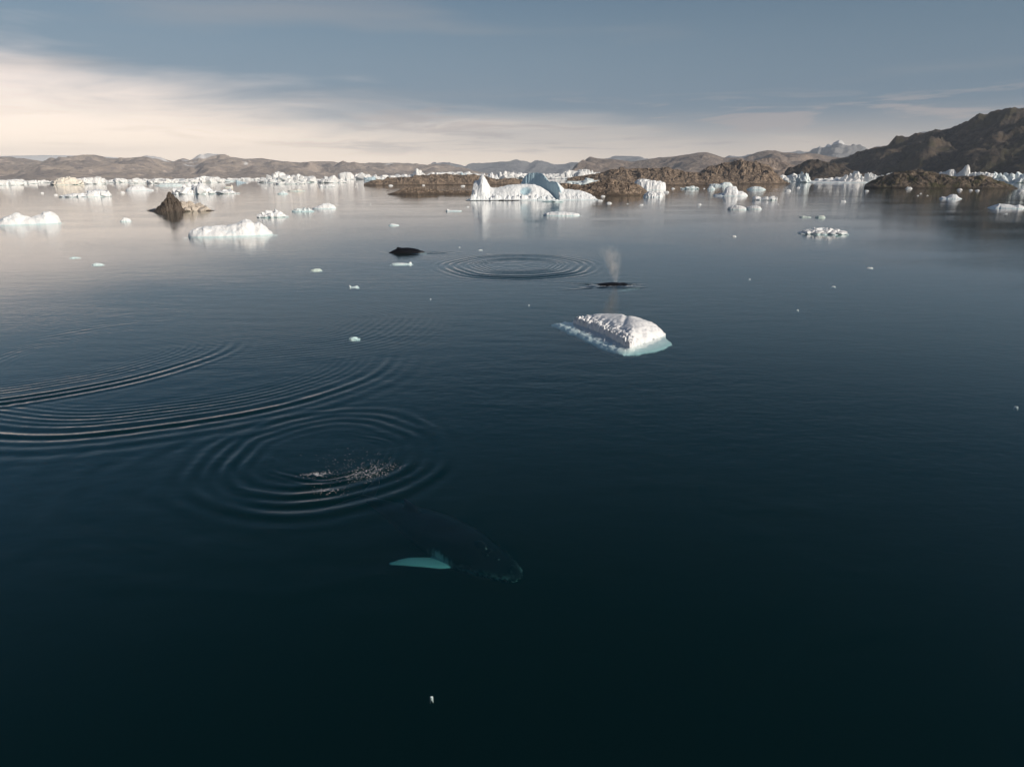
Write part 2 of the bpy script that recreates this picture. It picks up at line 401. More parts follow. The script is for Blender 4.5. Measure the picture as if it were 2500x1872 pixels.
# ------------------------------------------------------------------ hills, mountains, islands
def hill(name, mat, pts, R, depth_front, depth_back, nx=260, ns=90, rough=.10, wl=300., seed=0, rslope=0.0, foot=1.25, ridge=.5, smooth=True, asym=1.0, sink=3.0, detail=6, crack=0.0):
    """land whose skyline passes through photo points; R = distance of its ridge in metres"""
    px = np.array([q[0] for q in pts], float); py = np.array([q[1] for q in pts], float)
    xsn = np.linspace(px[0], px[-1], nx); ysn = np.interp(xsn, px, py)
    f0 = (xsn - xsn[0]) / (xsn[-1] - xsn[0])
    P = np.array([at_range(a, b, R * (1 + rslope * (f - .5))) for a, b, f in zip(xsn, ysn, f0)])
    nrm = P[nx // 2, :2] / np.linalg.norm(P[nx // 2, :2])
    s = np.concatenate((np.linspace(-1, 0, int(ns * .72), endpoint=False), np.linspace(0, 1, ns - int(ns * .72))))
    Hh = np.maximum(P[:, 2], .05)
    hmax = Hh.max()
    loc_d = np.clip(Hh / hmax, .12, 1) ** .55                         # lower land reaches less far out
    S = s[None, :] * np.where(s[None, :] < 0, depth_front, depth_back) * loc_d[:, None]
    X = P[:, 0:1] + nrm[0] * S; Y = P[:, 1:2] + nrm[1] * S
    tt = np.abs(s)[None, :]
    prof = 1 - tt ** foot
    prof = prof * (1 - .25 * tt) 
    dom = fbm(X / wl, Y / wl, 3, seed) * .5
    rg = ridged(X / wl + dom * .4, Y / wl + dom * .4, detail, seed + 3) - 1.0
    nz = rough * hmax * (ridge * rg * 1.1 + (1 - ridge) * fbm(X / wl * 1.7, Y / wl * 1.7, detail, seed + 9) * 1.2)
    away = .10 + .90 * sstep(tt, 0.0, .16)
    Z = Hh[:, None] * prof + nz * away * np.clip(Hh / hmax * 1.6, .15, 1)[:, None] * (1 - tt ** 4)
    if crack:
        for wc, sd_ in ((wl * .30, 21), (wl * .13, 25)):
            jx = fbm(X / wc * .7, Y / wc * .7, 2, seed + sd_ + 2) * .5
            d1, d2, ci = cells(X / wc + jx, Y / wc - jx, seed + sd_)
            Z = Z + crack * hmax * (wc / (wl * .3)) * ((ci - .5) * 1.2 - sstep(d2 - d1, .16, 0)) * np.clip(Hh / hmax * 1.6, .2, 1)[:, None] * (1 - tt ** 3) * (.4 + .6 * sstep(tt, 0, .15))
    Z = Z - sink * sstep(tt, .93, 1.0)
    Z[0, :] = np.minimum(Z[0, :], -sink); Z[-1, :] = np.minimum(Z[-1, :], -sink)
    c = np.array((P[nx // 2, 0], P[nx // 2, 1]))
    me = grid_mesh(name, X - c[0], Y - c[1], Z, smooth=smooth)
    return link(name, me, mat, kind='structure', loc=(c[0], c[1], 0))

hill('mountain_range', MOUNT, [(960, 428), (1000, 404), (1040, 404), (1062, 398), (1085, 396), (1110, 400), (1128, 404), (1136, 408), (1146, 401), (1175, 399), (1200, 397), (1222, 394), (1255, 395), (1268, 392), (1285, 394), (1300, 402), (1318, 394), (1340, 397), (1348, 402), (1380, 400), (1392, 396), (1420, 397), (1440, 402), (1470, 394), (1490, 387), (1500, 382), (1530, 382), (1562, 383), (1575, 390), (1620, 396), (1700, 395), (1765, 388), (1780, 380), (1800, 386), (1850, 380), (1900, 372), (1990, 371), (2010, 366), (2080, 362), (2150, 372), (2230, 400)],
     11500, 2000, 1200, nx=420, ns=70, rough=.30, wl=1100, seed=5, foot=.95, ridge=.8)
hill('mountain_peak', MOUNT, [(1940, 395), (1962, 376), (1975, 372), (1985, 364), (1995, 362), (2002, 357), (2010, 362), (2018, 357), (2028, 358), (2035, 350), (2045, 345), (2050, 343), (2058, 348), (2064, 356), (2085, 358), (2100, 355), (2112, 359), (2120, 366), (2128, 362), (2150, 360), (2175, 354), (2200, 350), (2220, 340), (2236, 328), (2245, 324), (2278, 322), (2330, 326), (2420, 400)],
     8800, 1700, 1400, nx=300, ns=80, rough=.30, wl=700, seed=15, foot=.9, ridge=.85)
hill('ice_cap', SNOW, [(-200, 384), (0, 381), (60, 380), (110, 379), (180, 380), (260, 383), (330, 389), (430, 394), (520, 400)],
     9000, 900, 2600, nx=60, ns=30, rough=.01, wl=3000, seed=25, foot=1.5)
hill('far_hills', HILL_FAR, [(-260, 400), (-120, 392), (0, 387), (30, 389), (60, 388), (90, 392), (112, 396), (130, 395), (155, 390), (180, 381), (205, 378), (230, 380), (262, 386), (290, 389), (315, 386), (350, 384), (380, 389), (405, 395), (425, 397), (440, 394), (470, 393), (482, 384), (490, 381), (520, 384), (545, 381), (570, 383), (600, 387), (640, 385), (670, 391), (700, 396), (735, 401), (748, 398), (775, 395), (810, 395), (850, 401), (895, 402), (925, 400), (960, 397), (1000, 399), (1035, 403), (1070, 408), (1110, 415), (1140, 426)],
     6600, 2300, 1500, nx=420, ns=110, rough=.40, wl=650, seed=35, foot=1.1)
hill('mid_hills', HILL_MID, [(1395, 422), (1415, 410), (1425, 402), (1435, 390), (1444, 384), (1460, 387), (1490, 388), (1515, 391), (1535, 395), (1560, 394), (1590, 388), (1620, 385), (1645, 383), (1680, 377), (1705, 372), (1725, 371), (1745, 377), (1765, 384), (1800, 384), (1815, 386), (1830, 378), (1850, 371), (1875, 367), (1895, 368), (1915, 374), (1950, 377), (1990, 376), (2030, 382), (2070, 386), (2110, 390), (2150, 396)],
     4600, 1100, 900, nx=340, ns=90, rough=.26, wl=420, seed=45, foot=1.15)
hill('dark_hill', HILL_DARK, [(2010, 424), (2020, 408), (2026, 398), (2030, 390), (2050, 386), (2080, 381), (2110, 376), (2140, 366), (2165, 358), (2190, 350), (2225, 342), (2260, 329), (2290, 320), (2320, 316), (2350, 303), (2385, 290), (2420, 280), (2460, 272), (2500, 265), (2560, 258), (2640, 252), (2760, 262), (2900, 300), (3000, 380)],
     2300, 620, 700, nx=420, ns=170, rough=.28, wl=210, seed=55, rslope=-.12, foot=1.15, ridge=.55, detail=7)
hill('knoll', HILL_DARK, [(1915, 424), (1930, 412), (1950, 402), (1970, 397), (1990, 391), (2010, 394), (2030, 398), (2050, 405), (2075, 414), (2100, 424)],
     1900, 130, 130, nx=140, ns=70, rough=.3, wl=60, seed=65, foot=1.6, ridge=.4)
hill('rocky_slope', HILL_MID, [(1780, 424), (1800, 402), (1830, 392), (1860, 388), (1890, 390), (1920, 396), (1950, 406), (1985, 418), (2000, 426)],
     2600, 260, 200, nx=150, ns=70, rough=.3, wl=110, seed=66, foot=1.5, ridge=.5)
# islands: ridge a little behind the waterline seen in the photo
def island(name, mat, pts, base, depth_back=1.0, **kw):
    xm = .5 * (pts[0][0] + pts[-1][0]); g = ground(xm, base); Rf = np.hypot(*g)
    df = kw.pop('front')
    return hill(name, mat, pts, Rf + df, df, df * depth_back, sink=2.0, crack=.085, **kw)
island('rocky_island', ROCK, [(888, 449), (905, 443), (920, 438), (936, 438), (945, 434), (980, 433), (1010, 431), (1035, 429), (1060, 426), (1080, 427), (1110, 428), (1140, 427), (1165, 428), (1180, 430), (1200, 434), (1215, 438), (1240, 436), (1262, 437), (1285, 440)], 452, front=26, nx=300, ns=80, rough=0.26, wl=38, seed=75, foot=2.2, ridge=.6)
island('rocky_skerry', ROCK, [(945, 474), (960, 470), (975, 464), (990, 459), (1005, 457), (1020, 457), (1040, 461), (1062, 463), (1080, 466), (1105, 465), (1130, 464), (1155, 466), (1180, 468)], 475, front=14, nx=220, ns=70, rough=0.25, wl=20, seed=85, foot=2.0, ridge=.6)
island('rocky_headland', ROCK, [(1385, 436), (1400, 432), (1430, 426), (1455, 423), (1475, 420), (1490, 414), (1520, 412), (1560, 411), (1600, 411), (1635, 412), (1660, 417), (1690, 420), (1710, 421), (1730, 424), (1755, 432), (1780, 440), (1800, 446)], 453, front=60, nx=380, ns=120, rough=0.20, wl=55, seed=95, foot=1.8, ridge=.55)
island('rocky_point', ROCK, [(1340, 466), (1358, 450), (1372, 447), (1400, 449), (1420, 452), (1440, 447), (1460, 441), (1490, 437), (1510, 440), (1535, 445), (1560, 452), (1572, 460), (1585, 470), (1592, 477)], 478, front=22, nx=280, ns=90, rough=0.21, wl=30, seed=105, foot=1.8, ridge=.6)
island('rocky_knob', ROCK, [(1690, 444), (1704, 424), (1715, 415), (1728, 406), (1745, 403), (1760, 399), (1790, 395), (1820, 393), (1850, 397), (1868, 404), (1885, 414), (1900, 428), (1918, 443), (1930, 448)], 450, front=55, nx=300, ns=110, rough=0.21, wl=50, seed=115, foot=1.9, ridge=.55)
island('mossy_island', ROCK_MOSS, [(2112, 450), (2128, 441), (2145, 432), (2165, 427), (2190, 422), (2215, 419), (2245, 417), (2275, 420), (2305, 425), (2325, 429), (2350, 430), (2380, 431), (2400, 429), (2415, 433), (2430, 439), (2450, 445), (2470, 452), (2485, 460)], 461, front=38, nx=320, ns=100, rough=0.25, wl=36, seed=125, foot=2.0, ridge=.55)

# ------------------------------------------------------------------ icebergs
def berg(name, label, x0, x1, base, prof, mat=None, depth=.5, style='block', seed=1, group=None, cat='iceberg', steep=None, tilt=0.0, crest=.0, res=1.0, R=None):
    """iceberg with its waterline at photo row BASE and skyline PROF = [(x, y)...] between x0 and x1"""
    xc = .5 * (x0 + x1); g = ground(xc, base)
    cap = 3000. if xc < 1850 else (1750. if xc < 1950 else 1540.)        # ice floats in front of the shores, whose foot is hidden by it
    if np.hypot(*g) > cap: g = at_range(xc, base, cap)[:2]
    d = g / np.linalg.norm(g); tn = np.array((d[1], -d[0])); Rg = np.linalg.norm(g)
    gx0 = at_range(x0, base, Rg)[:2]; gx1 = at_range(x1, base, Rg)[:2]
    W = np.linalg.norm(gx1 - gx0); D = W * depth
    c = g + d * D * .5; Rc = np.linalg.norm(c)
    ppx = np.array([q[0] for q in prof], float)
    pz = np.array([max(at_range(a, b, Rc)[2], .01) for a, b in prof])
    up = (ppx - .5 * (x0 + x1)) / (x1 - x0)                              # -.5 .. .5
    Hm = pz.max()
    nu = int(np.clip((x1 - x0) * .9 * res, 14, 150)); nv = int(np.clip(nu * max(depth, .35) * 1.1, 12, 100))
    u = np.linspace(-.56, .56, nu); v = np.linspace(-.62, .62, nv)
    U, V = np.meshgrid(u, v, indexing='ij')
    Xl = U * W; Yl = V * D
    q = W / 9.0
    Uw = U + .012 * fbm(Xl / q, Yl / q, 3, seed + 4)
    Hu = np.interp(Uw, up, pz, left=0, right=0)
    # plan outline: rounded, notched
    e = np.clip(1 - np.abs(2 * U) ** 3.0, 0, 1) ** .5 * .5 * (1 + (.10 if style in ('smooth', 'flat') else .22) * fbm(Xl / (W * .2), 0 * Yl, 3, seed)) 
    e = np.where(np.abs(U) < .5, np.maximum(e, .10), 1e-3)
    cv = crest + .12 * perlin(U * 3.1, 0 * U, seed + 2) + tilt * U
    tq = np.abs(V - cv) / np.where(V < cv, np.maximum(e + cv, .03), np.maximum(e - cv, .03)) 
    tq = tq + (.05 if style in ('smooth', 'flat') else .10) * fbm(Xl / (q * 1.2), Yl / (q * 1.2), 3, seed + 6)
    k = steep if steep is not None else {'block': 3.0, 'smooth': 1.7, 'jumble': 2.3, 'flat': 3.5, 'fluted': 2.0, 'peak': 1.2}[style]
    body = 1 - np.clip(tq, 0, 2) ** k
    Z = np.where(body > 0, Hu * body, np.maximum(body, -1) * np.maximum(Hm * .35, .3))
    if style in ('block', 'peak', 'fluted'):
        d1, d2, ci = cells(Xl / q * .9 + .3 * fbm(Xl / q, Yl / q, 2, seed), Yl / q * .9, seed + 8)
        Z = np.where(Z > 0, Z * (.86 + .20 * ci) - Hm * .06 * sstep(d2 - d1, .10, 0.0), Z)
    if style == 'jumble':
        d1, d2, ci = cells(Xl / q * .8, Yl / q * .8, seed + 8)
        e1, e2, cj = cells(Xl / q * 2.4, Yl / q * 2.4, seed + 18)
        Z = np.where(Z > 0, Z * (.68 + .40 * ci) * (.88 + .15 * cj) - Hm * .10 * sstep(d2 - d1, .13, 0), Z)
    if style == 'fluted':
        fl = perlin(Xl / (q * .22), Yl / (q * .8), seed + 12)
        Z = Z + Hm * .05 * fl * np.clip(Z / Hm * 3, 0, 1)
    amp = {'block': .07, 'smooth': .05, 'jumble': .10, 'flat': .10, 'fluted': .07, 'peak': .06}[style]
    Z = Z + Hm * amp * fbm(Xl / (q * .8), Yl / (q * .8), 5, seed + 14, gain=.58) * np.clip(Z / Hm * 2 + .2, 0, 1)
    Z = Z - .02 * Hm
    ab = np.clip(Z / Hm * 2.5, 0, 1) * (.35 if style in ('smooth', 'flat') else 1.0)
    Yl = Yl + ab * q * .32 * fbm(Xl / (q * .7), Z / (q * .35), 3, seed + 20)
    Xl = Xl + ab * q * .22 * fbm(Yl / (q * .7), Z / (q * .35), 3, seed + 24)
    blocks = style in ('jumble', 'block') and (x1 - x0) > 16
    if blocks:
        Z = np.where(Z > 0, Z * (.62 if style == 'jumble' else .80), Z)     # low core that the broken blocks sit in
    WXl = tn[0] * Xl + d[0] * Yl; WYl = tn[1] * Xl + d[1] * Yl
    keep = Z > -Hm * .34
    if not keep.any(): keep = None
    me = grid_mesh(name, WXl, WYl, Z, keep, smooth=(style == 'smooth' or style == 'flat'))
    if blocks:
        rg = np.random.default_rng(seed)
        bm = bmesh.new(); bm.from_mesh(me)
        n = int(np.clip((x1 - x0) / (9.0 if style == 'jumble' else 13.0), 4, 16))
        for row in range(2):
            for i in range(n):
                uu = (i + rg.uniform(.2, .8)) / n - .5
                h = float(np.interp(uu, up, pz)) * (rg.uniform(.8, 1.0) if row == 0 else rg.uniform(.35, .75))
                wb = W / n * rg.uniform(.75, 1.5); db_ = min(D * .5, wb * 2.2) * rg.uniform(.5, .9)
                if abs(uu) * W + wb * .6 > W * .53: wb *= .5
                y0 = (rg.uniform(-.05, .15) if row == 0 else -.28 + .1 * rg.uniform(-1, 1)) * D * (1 - abs(2 * uu) ** 3)
                th = rg.uniform(-.6, .6); tip = rg.normal(0, .22, 2)
                P = []
                for sx, sy, sz in rg.uniform(-1, 1, (26, 3)):
                    r = (abs(sx) ** 3.4 + abs(sy) ** 3.4 + abs(sz) ** 3.4) ** (1 / 3.4)
                    a, b_, z = sx / r, sy / r, sz / r
                    zz = .5 + .5 * z
                    a *= 1 - .25 * zz; b_ *= 1 - .25 * zz
                    P.append((a * wb, b_ * db_, zz + tip[0] * a * zz + tip[1] * b_ * zz))
                P = np.array(P); P[:, 2] = P[:, 2] / P[:, 2].max() * (h * 1.15) - h * .15
                X_ = uu * W + P[:, 0] * math.cos(th) - P[:, 1] * math.sin(th); Y_ = y0 + P[:, 0] * math.sin(th) + P[:, 1] * math.cos(th)
                vs = [bm.verts.new((tn[0] * a + d[0] * b_, tn[1] * a + d[1] * b_, z)) for a, b_, z in zip(X_, Y_, P[:, 2])]
                res_ = bmesh.ops.convex_hull(bm, input=vs, use_existing_faces=False)
                bmesh.ops.delete(bm, geom=[e for e in res_['geom_interior'] if isinstance(e, bmesh.types.BMVert)], context='VERTS')
        bm.to_mesh(me); bm.free()
    return link(name, me, mat or ICE, label, cat, group, loc=(c[0], c[1], 0))

def rnd_prof(x0, x1, top, base, seed, pw=.45, amp=.35):
    n = max(5, int((x1 - x0) / 5)); f = np.linspace(0, 1, n)
    e = np.clip(1 - np.abs(2 * f - 1) ** 3, 0, 1) ** pw
    h = e * (1 + amp * fbm(f * 3.3 + seed * .37, f * 0 + seed, 3, seed)); h = h / h.max()
    return [(x0 + (x1 - x0) * a, base - (base - top) * max(b, .04)) for a, b in zip(f, h)]

BERGS = [
    # name, label, x0, x1, base, profile or top, material, depth, style
    ('iceberg', 'long saddle-backed white iceberg cut by the left edge of the picture', -22, 152, 549, [(-22, 545), (-10, 538), (3, 536), (12, 529), (30, 525), (42, 518), (50, 518), (62, 526), (80, 530), (95, 525), (105, 522), (113, 516), (128, 515), (140, 521), (148, 527), (152, 540)], ICE, .45, 'smooth'),
    ('iceberg', 'white iceberg with a rounded right end in front of the yellowish berg', 148, 271, 481, [(149, 479), (155, 475), (165, 473), (190, 470), (210, 470), (225, 463), (245, 461), (258, 461), (267, 465), (271, 476)], ICE, .45, 'block'),
    ('iceberg', 'yellowish cream rounded iceberg near the left shore', 128, 200, 452, [(128, 446), (133, 438), (140, 433), (155, 429), (175, 428), (188, 431), (196, 437), (200, 446)], ICE_CREAM, .6, 'block'),
    ('iceberg', 'long flat-topped white iceberg joining the right side of the yellowish one', 182, 258, 450, [(182, 436), (190, 432), (210, 432), (235, 430), (248, 430), (253, 437), (258, 446)], ICE_FAR, .4, 'block'),
    ('iceberg', 'small dark blue ice fin standing before the yellowish iceberg', 216, 243, 448, [(216, 447), (219, 434), (223, 434), (227, 438), (234, 443), (243, 447)], ICE_BLUE, .4, 'peak'),
    ('iceberg', 'low white iceberg at the left edge below the shore', -10, 54, 453, [(-10, 441), (10, 440), (30, 437), (46, 438), (54, 446)], ICE_FAR, .5, 'block'),
    ('iceberg', 'squarish white iceberg below the left shore, left of the yellowish berg', 53, 92, 449, [(53, 440), (70, 440), (88, 439), (92, 444)], ICE_FAR, .5, 'block'),
    ('iceberg', 'thin flat white ice strip left of the yellowish iceberg', 92, 130, 447, [(92, 442), (105, 439), (125, 440), (130, 444)], ICE_FAR, .5, 'jumble'),
    ('iceberg', 'low broken white ice band right of the yellowish iceberg', 252, 318, 446, [(252, 441), (262, 439), (280, 437), (288, 432), (296, 434), (305, 436), (318, 440)], ICE_FAR, .5, 'jumble'),
    ('iceberg', 'smooth dome-backed white iceberg above and left of the brown one', 307, 375, 466, [(307, 464), (311, 460), (320, 456), (335, 453), (350, 453), (358, 458), (365, 461), (375, 463)], ICE, .5, 'smooth'),
    ('iceberg', 'lumpy white iceberg with dark clefts below the ochre left shore', 316, 356, 448, [(316, 444), (322, 437), (332, 434), (345, 435), (352, 439), (356, 445)], ICE_FAR, .5, 'jumble'),
    ('iceberg', 'broad white iceberg with a dark split, second row above the brown one', 362, 434, 448, [(362, 444), (366, 436), (376, 433), (388, 437), (402, 434), (411, 432), (422, 436), (434, 440)], ICE_FAR, .5, 'jumble'),
    ('iceberg', 'flat turquoise floe above the brown iceberg', 379, 450, 454, [(379, 453), (392, 449), (420, 448), (440, 448), (450, 452)], ICE_TEAL, .5, 'flat'),
    ('iceberg', 'grey-white ice band between the split berg and the rounded berg', 430, 482, 447, [(430, 441), (440, 436), (455, 435), (470, 434), (482, 440)], ICE_FAR, .5, 'jumble'),
    ('iceberg', 'rounded high white iceberg behind the jagged blue-white one', 473, 548, 446, [(473, 435), (482, 431), (490, 429), (505, 428), (520, 427), (528, 430), (538, 433), (544, 438), (548, 443)], ICE_FAR, .5, 'block'),
    ('iceberg', 'low pale teal ice right of the rounded high iceberg', 540, 578, 444, [(540, 438), (548, 436), (556, 438), (565, 440), (578, 443)], ICE_TEAL, .5, 'jumble'),
    ('iceberg', 'small dark green tilted ice wedge near the left shore', 576, 602, 447, [(576, 441), (580, 439), (590, 443), (602, 446)], ICE_BLUE, .5, 'peak'),
    ('iceberg', 'jagged blue-white iceberg with a long low tail behind the brown one', 427, 584, 474, [(427, 462), (430, 458), (440, 458), (445, 450), (452, 445), (465, 443), (475, 446), (485, 443), (497, 441), (503, 450), (512, 458), (525, 465), (535, 467), (543, 462), (562, 460), (565, 466), (575, 469), (584, 473)], ICE, .4, 'jumble'),
    ('iceberg', 'small low beige ice with a knob right of the jagged iceberg', 546, 569, 458, [(546, 457), (552, 455), (564, 455), (566, 450), (569, 455)], ICE_CREAM, .5, 'flat'),
    ('iceberg', 'long fluted white iceberg with a raised right end, nearest of the left group', 459, 671, 578, [(459, 573), (464, 564), (472, 559), (485, 556), (500, 552), (540, 550), (562, 548), (580, 546), (594, 538), (605, 534), (618, 538), (625, 544), (640, 541), (650, 548), (660, 558), (671, 566)], ICE, .42, 'smooth'),
    ('iceberg', 'castle-like white iceberg with two horns and a blue left end', 631, 702, 531, [(631, 527), (637, 524), (641, 517), (650, 514), (655, 511), (660, 513), (668, 518), (672, 509), (680, 510), (690, 514), (692, 523), (702, 528)], ICE, .5, 'jumble'),
    ('iceberg', 'low two-humped pale turquoise iceberg', 713, 767, 517, [(713, 513), (725, 508), (740, 509), (745, 505), (748, 511), (753, 506), (760, 511), (767, 515)], ICE_TEAL, .5, 'peak'),
    ('iceberg', 'wedge-shaped white iceberg beside the two-humped turquoise one', 763, 821, 510, [(763, 507), (775, 503), (790, 497), (805, 496), (815, 500), (821, 506)], ICE, .5, 'smooth'),
    ('iceberg', 'flat beige floe with a small hump below the wide white cluster', 703, 746, 467, [(703, 465), (718, 464), (728, 461), (737, 464), (746, 466)], ICE_CREAM, .5, 'flat'),
    ('iceberg', 'small pale teal dome of ice left of the flat beige floe', 678, 704, 474, [(678, 472), (685, 469), (692, 466), (699, 470), (704, 473)], ICE_TEAL, .5, 'smooth'),
    ('iceberg', 'wide white iceberg cluster with a high rounded left hump', 634, 782, 446, [(634, 436), (645, 430), (655, 425), (665, 424), (675, 418), (683, 416), (692, 420), (700, 425), (715, 426), (725, 424), (745, 426), (768, 427), (775, 434), (782, 440)], ICE_FAR, .45, 'jumble'),
    ('iceberg', 'low broken white ice just in front of the wide cluster', 672, 742, 450, [(672, 445), (685, 441), (700, 442), (720, 441), (738, 442), (742, 447)], ICE_FAR, .4, 'jumble'),
    ('iceberg', 'rubble of white ice blocks left of the rocky island', 779, 842, 447, [(779, 440), (790, 434), (800, 429), (812, 426), (825, 430), (835, 436), (842, 442)], ICE_FAR, .5, 'jumble'),
    ('iceberg', 'two small white ice blocks in front of the rubble', 781, 815, 457, [(781, 455), (783, 450), (790, 449), (797, 454), (801, 449), (810, 450), (815, 454)], ICE, .5, 'jumble'),
    ('iceberg', 'smooth white dome iceberg behind the rubble of blocks', 826, 866, 434, [(826, 425), (832, 422), (842, 420), (856, 420), (863, 426), (866, 432)], ICE_FAR, .5, 'smooth'),
    ('iceberg', 'pointed white iceberg between the smooth dome and the dark blue berg', 864, 910, 435, [(864, 424), (873, 424), (880, 419), (885, 418), (895, 424), (903, 428), (910, 432)], ICE_FAR, .5, 'block'),
    ('iceberg', 'dark slate-blue iceberg at the left tip of the rocky island', 890, 916, 441, [(890, 437), (895, 432), (905, 431), (914, 431), (916, 438)], ICE_BLUE, .5, 'block'),
    ('iceberg', 'low white iceberg right behind the dark slate-blue one', 908, 945, 437, [(908, 424), (913, 423), (918, 428), (930, 429), (945, 430)], ICE_FAR, .5, 'jumble'),
    ('iceberg', 'sharp triangular iceberg with blue left face behind the rocky island', 1008, 1038, 430, [(1008, 424), (1016, 409), (1018, 409), (1026, 413), (1034, 421), (1038, 424)], ICE_FAR, .9, 'peak'),
    ('iceberg', 'wide low white ice front behind the rocky island', 930, 1060, 431, [(930, 427), (950, 426), (962, 428), (972, 424), (990, 424), (1010, 423), (1040, 421), (1060, 420)], ICE_FAR, .3, 'jumble'),
    ('iceberg', 'even white ice front right of the triangular iceberg', 1045, 1182, 431, [(1045, 421), (1060, 419), (1078, 417), (1095, 420), (1110, 419), (1130, 418), (1150, 418), (1160, 421), (1182, 422)], ICE_FAR, .25, 'block'),
    ('iceberg', 'small blue-grey pointed iceberg behind the right half of the rocky island', 1122, 1148, 433, [(1122, 428), (1127, 419), (1131, 422), (1140, 425), (1148, 427)], ICE_BLUE, .6, 'peak'),
    ('iceberg', 'dark-sided pinnacle iceberg behind the tall white spire', 1186, 1222, 436, [(1186, 430), (1190, 426), (1197, 421), (1202, 420), (1206, 429), (1212, 424), (1217, 425), (1222, 432)], ICE, .7, 'peak'),
    ('iceberg', 'blocky white iceberg behind the saddle of the great berg', 1219, 1292, 436, [(1219, 418), (1224, 416), (1232, 415), (1238, 419), (1247, 416), (1256, 420), (1266, 418), (1275, 422), (1292, 424)], ICE_FAR, .4, 'jumble'),
    ('iceberg', 'flat white ice slab below the blocky berg, behind the saddle', 1210, 1270, 442, [(1210, 440), (1228, 437), (1240, 436), (1255, 437), (1270, 440)], ICE_FAR, .5, 'flat'),
    ('iceberg', 'broken white ice front right behind the blue fin of the great berg', 1318, 1372, 433, [(1318, 422), (1330, 421), (1340, 424), (1352, 421), (1360, 424), (1372, 426)], ICE_FAR, .4, 'jumble'),
    ('iceberg', 'white iceberg with ragged top left of the square castle berg', 1358, 1410, 433, [(1358, 424), (1366, 420), (1375, 418), (1383, 413), (1390, 413), (1396, 416), (1402, 413), (1406, 421), (1410, 424)], ICE_FAR, .5, 'jumble'),
    ('iceberg', 'square castle-like iceberg with blue left wall on the skyline', 1404, 1446, 428, [(1404, 422), (1412, 417), (1420, 409), (1438, 409), (1441, 414), (1446, 420)], ICE_FAR, .9, 'block'),
    ('iceberg', 'low white ice right of the square castle berg', 1440, 1480, 427, [(1440, 421), (1452, 419), (1464, 417), (1475, 420), (1480, 423)], ICE_FAR, .5, 'block'),
    ('iceberg', 'low shaded blue iceberg with a white knob behind the rocky point', 1388, 1470, 453, [(1388, 449), (1392, 440), (1405, 440), (1420, 440), (1431, 438), (1433, 433), (1440, 434), (1444, 440), (1456, 439), (1470, 437)], ICE_TEAL, .5, 'block'),
    ('iceberg', 'tilted white slab iceberg with dark undercut beside the rocky point', 1546, 1626, 464, [(1546, 446), (1552, 442), (1560, 437), (1575, 438), (1590, 441), (1602, 443), (1615, 443), (1623, 446), (1626, 455)], ICE, .6, 'flat'),
    ('iceberg', 'grooved double-domed white iceberg in front of the tilted slab', 1570, 1618, 482, [(1570, 479), (1574, 472), (1583, 467), (1595, 467), (1601, 472), (1607, 469), (1613, 470), (1618, 479)], ICE, .6, 'fluted'),
    ('iceberg', 'low jagged turquoise iceberg before the rocky headland', 1665, 1706, 462, [(1665, 459), (1675, 457), (1684, 455), (1690, 453), (1694, 457), (1700, 455), (1706, 460)], ICE_TEAL, .5, 'jumble'),
    ('iceberg', 'small turquoise dome beside the largest right-hand white berg', 1726, 1746, 463, [(1726, 461), (1731, 455), (1737, 453), (1742, 457), (1746, 461)], ICE_TEAL, .7, 'smooth'),
    ('iceberg', 'flat pale iceberg behind the largest right-hand berg, at the rocky knob', 1732, 1788, 455, [(1732, 450), (1745, 449), (1758, 450), (1766, 445), (1778, 445), (1784, 447), (1788, 452)], ICE_TEAL, .5, 'flat'),
    ('iceberg', 'largest right-hand white iceberg, domed with a broad low apron', 1740, 1825, 479, [(1740, 475), (1752, 473), (1765, 470), (1770, 460), (1778, 454), (1790, 454), (1797, 457), (1801, 466), (1812, 467), (1820, 471), (1825, 477)], ICE, .6, 'smooth'),
    ('iceberg', 'low oval blue-tinged floe below the rocky knob', 1823, 1869, 464, [(1823, 462), (1832, 457), (1842, 455), (1855, 456), (1864, 459), (1869, 462)], ICE_TEAL, .6, 'smooth'),
    ('iceberg', 'mottled white iceberg with a dark blue left end', 1838, 1897, 489, [(1838, 484), (1842, 479), (1855, 477), (1861, 480), (1868, 479), (1880, 477), (1890, 476), (1896, 482), (1897, 487)], ICE_MOTTLED, .5, 'jumble'),
    ('ice_floe', 'left one of two low white floes lying end to end', 1776, 1822, 512, [(1776, 507), (1785, 503), (1797, 501), (1810, 503), (1822, 508)], ICE_MOTTLED, .5, 'flat'),
    ('ice_floe', 'right one of two low white floes lying end to end', 1821, 1859, 511, [(1821, 507), (1832, 503), (1845, 502), (1855, 505), (1859, 509)], ICE_MOTTLED, .5, 'flat'),
    ('ice_floe', 'rough speckled white floe alone in open water on the right', 1950, 2066, 573, [(1950, 568), (1962, 563), (1975, 557), (1985, 554), (2000, 553), (2020, 554), (2035, 555), (2050, 560), (2060, 566), (2066, 571)], ICE_MOTTLED, .55, 'jumble'),
    ('ice_floe', 'thin pale ice sliver, left of a pair beyond the speckled floe', 1951, 1980, 531, [(1951, 529), (1960, 527), (1970, 528), (1980, 530)], ICE_CREAM, .5, 'flat'),
    ('ice_floe', 'small pale ice slab, right of a pair beyond the speckled floe', 1989, 2015, 532, [(1989, 530), (1998, 527), (2010, 526), (2015, 530)], ICE_CREAM, .5, 'flat'),
    ('iceberg', 'wide flat white ice sheet left of the mossy island', 1956, 2132, 447, [(1956, 445), (1980, 441.5), (2000, 442), (2040, 441.5), (2080, 442), (2110, 441.5), (2126, 442), (2132, 445)], ICE_FAR, 1.6, 'flat'),
